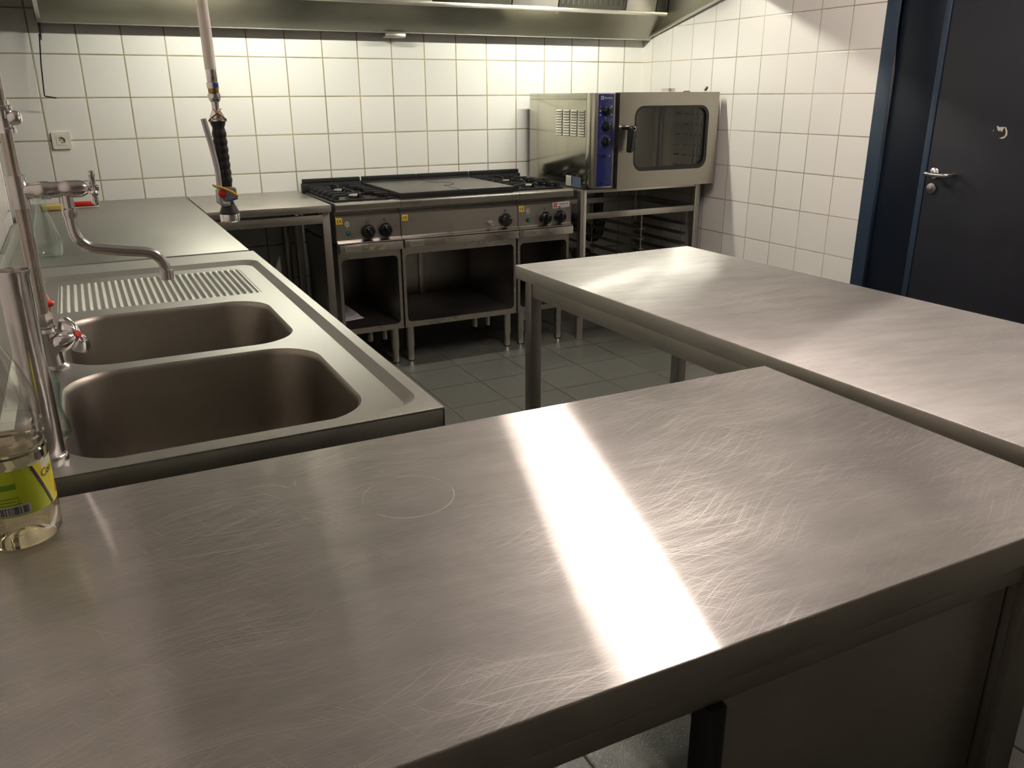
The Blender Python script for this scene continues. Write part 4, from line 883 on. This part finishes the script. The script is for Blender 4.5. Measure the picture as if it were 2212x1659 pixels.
# racks inside
b = MB()
for xx, yy in ((3.39, -0.47), (3.45, -0.47), (3.470, -0.74), (3.503, -0.74), (2.90, -0.47)): b.box(xx-0.008, xx+0.008, yy-0.008, yy+0.008, 0.962, 1.383, 0.001)
b.build('rack_frame', 'bare_rail', ov)
b = MB()
for k in range(6):
    b.box(3.405, 3.435, -0.452, -0.446, 0.995+k*0.062, 1.010+k*0.062, 0)
    for q in range(4): b.box(3.519, 3.5235, -0.78+q*0.078, -0.725+q*0.078, 0.985+k*0.062, 0.994+k*0.062, 0)
b.box(3.40, 3.44, -0.4485, -0.4460, 0.965, 1.38, 0); b.build('lining_slot', 'black_void', ov)
b = MB(); b.box(2.864, 3.52, -0.78, -0.13, 0.9605, 0.966, 0.001); b.build('cavity_floor', 'steel_side', ov)
b = MB(); b.lathe((3.405, -0.55, 1.4205), (0, 0, 1), [(0, 0), (0.062, 0), (0.062, 0.004), (0.044, 0.006), (0.044, 0.026), (0.040, 0.026), (0.0395, 0.008), (0, 0.008)], 32); b.build('vent_stack', 'bare_rail', ov)
b = MB(); b.tube([(3.512, -0.76, 1.421), (3.524, -0.76, 1.438)], 0.002, 8); kb = b.build('lever_stem', 'steel', ov)
b = MB(); b.cyl((3.521, -0.76, 1.434), (3.533, -0.76, 1.452), 0.008, n=18); b.build('lever_knob', 'black_plastic', kb)
b = MB(); b.box(3.495, 3.548, -0.60, -0.56, 1.4205, 1.426, 0.001); b.tube([(3.50, -0.58, 1.428), (3.52, -0.585, 1.430), (3.548, -0.58, 1.429)], 0.003, 6); b.build('hinge_plate', 'brass', ov)
b = MB()
for xx in (2.76, 3.49): b.lathe((xx, -0.70, 0.8935), (0, 0, 1), [(0, 0), (0.02, 0), (0.02, 0.022), (0, 0.022)], 20)
for xx in (2.76, 3.49): b.lathe((xx, -0.16, 0.8935), (0, 0, 1), [(0, 0), (0.02, 0), (0.02, 0.022), (0, 0.022)], 20)
b.build('oven_foot', 'black_rubber', ov)
# drain pipe behind the stand
dp = thing('drain_pipe', (3.25, -0.065, 0.30), 'black plastic drain pipe with a bend on the wall behind the oven stand', 'pipe')
b = MB(); b.lathe((3.243, -0.062, 0.795), (0, 0, 1), [(0, 0), (0.02, 0.0), (0.036, 0.012), (0.042, 0.035), (0.042, 0.075), (0, 0.075)], 24); b.build('funnel', 'black_rubber', dp)
b = MB(); b.cyl((3.252, -0.055, 0.57), (3.252, -0.055, 0.80), 0.027); b.build('down_pipe', 'black_rubber', dp)
b = MB(); b.tube(bez([(3.252, -0.062, 0.58), (3.250, -0.064, 0.535), (3.235, -0.065, 0.50), (3.205, -0.065, 0.487), (3.165, -0.065, 0.50), (3.14, -0.065, 0.55), (3.08, -0.065, 0.59), (2.96, -0.065, 0.60), (2.80, -0.065, 0.60)], 6), 0.036, 18); b.lathe((3.252, -0.062, 0.60), (0, 0, -1), [(0, 0), (0.04, 0), (0.045, 0.02), (0.04, 0.03), (0, 0.03)], 20); b.build('bend', 'black_rubber', dp)
b = MB(); b.tube(bez([(3.20, -0.065, 0.30), (3.17, -0.065, 0.36), (3.12, -0.065, 0.385), (3.05, -0.065, 0.38)], 6), 0.034, 16); b.build('lower_pipe', 'black_rubber', dp)
# gas hose looping between range and oven
b = MB(); b.tube(bez([(2.652, -0.60, 0.775), (2.660, -0.66, 0.74), (2.652, -0.60, 0.70), (2.65, -0.45, 0.69), (2.652, -0.2, 0.70)], 8), 0.009, 10); tag(b.build('gas_hose', 'black_rubber'), 'black gas hose in the gap between the range and the oven stand', 'hose')

# ================================================================== THE TWO LARGE TABLES
def big_table(name, x0, x1, y0, y1, ztop, topmat, side, label, legs, pivot, ang):
    t = thing(name, (pivot[0], pivot[1], 0), label, 'table')
    b = MB(); b.box(x0, x1, y0, y1, ztop-0.0435, ztop, 0.0022, 3); tt = b.build('tabletop', topmat, t); tt.data.materials.append(M[side])
    for pf in tt.data.polygons: pf.material_index = 0 if pf.normal.z > 0.6 else 1
    i = 0.028; za, zb = ztop-0.098, ztop-0.0436
    b = MB(); b.box(x0+i, x1-i, y0+i, y0+i+0.02, za, zb, 0.002); b.box(x0+i, x1-i, y1-i-0.02, y1-i, za, zb, 0.002); b.box(x0+i, x0+i+0.02, y0+i+0.02, y1-i-0.02, za, zb, 0.002); b.box(x1-i-0.02, x1-i, y0+i+0.02, y1-i-0.02, za, zb, 0.002); b.build('apron', side, t)
    for xx, yy in legs:
        b = MB(); b.box(xx-0.02, xx+0.02, yy-0.02, yy+0.02, 0.02, zb, 0.003); lg = b.build('leg', 'steel_dark', t)
        b = MB(); b.cyl((xx, yy, 0), (xx, yy, 0.022), 0.016); b.build('foot', 'black_rubber', lg)
    t.rotation_euler = (0, 0, ang); return t
ta = big_table('steel_table', 1.308, 2.010, -4.42, -2.545, 0.9, 'top_a', 'steel_y', 'long steel table on the right whose far corner faces the range', [(1.350, -2.590), (1.968, -2.590), (1.350, -4.375), (1.968, -4.375)], (1.308, -2.545), math.radians(1.0))
tb = big_table('steel_table', -0.140, 1.268, -4.352, -3.690, 0.9, 'top_b', 'steel_edge', 'scratched steel table in the foreground with a bright streak of light across it', [(-0.09, -4.305), (1.165, -4.312), (-0.09, -3.735), (0.628, -3.735), (1.225, -3.735)], (0.6, -4.0), math.radians(-0.8))
b = MB(); b.box(0.616, 0.640, -4.330, -4.300, 0.02, 0.80, 0.002); b.build('divider_strip', 'black_rubber', tb)
b = MB(); b.box(0.641, 1.143, -4.306, -4.296, 0.10, 0.855, 0.001); b.build('back_panel', 'steel_dull', tb, label='dark closed steel panel under the table')
b = MB(); b.box(1.14, 1.20, -4.335, -4.320, 0.06, 0.83, 0.002); b.build('corner_post', 'steel_dark', tb)

# ================================================================== CEILING LIGHTS
def ceiling_light(cx, cy, length, along, label):
    t = thing('ceiling_light', (cx, cy, ZC-0.09), label, 'ceiling light')
    hx, hy = (length/2, 0.09) if along == 'x' else (0.09, length/2)
    b = MB(); b.box(cx-hx, cx+hx, cy-hy, cy+hy, ZC-0.055, ZC-0.001, 0.004); b.build('housing', 'white_metal', t)
    for s_ in (-0.045, 0.045):
        b = MB()
        p0, p1 = ((cx-hx+0.02, cy+s_), (cx+hx-0.02, cy+s_)) if along == 'x' else ((cx+s_, cy-hy+0.02), (cx+s_, cy+hy-0.02))
        b.cyl((*p0, ZC-0.075), (*p1, ZC-0.075), 0.013, n=18); b.build('tube', 'room_lamp', t)
    return t
ceiling_light(1.87, -2.87, 1.5, 'y', 'twin tube ceiling light above the gap between the tables')
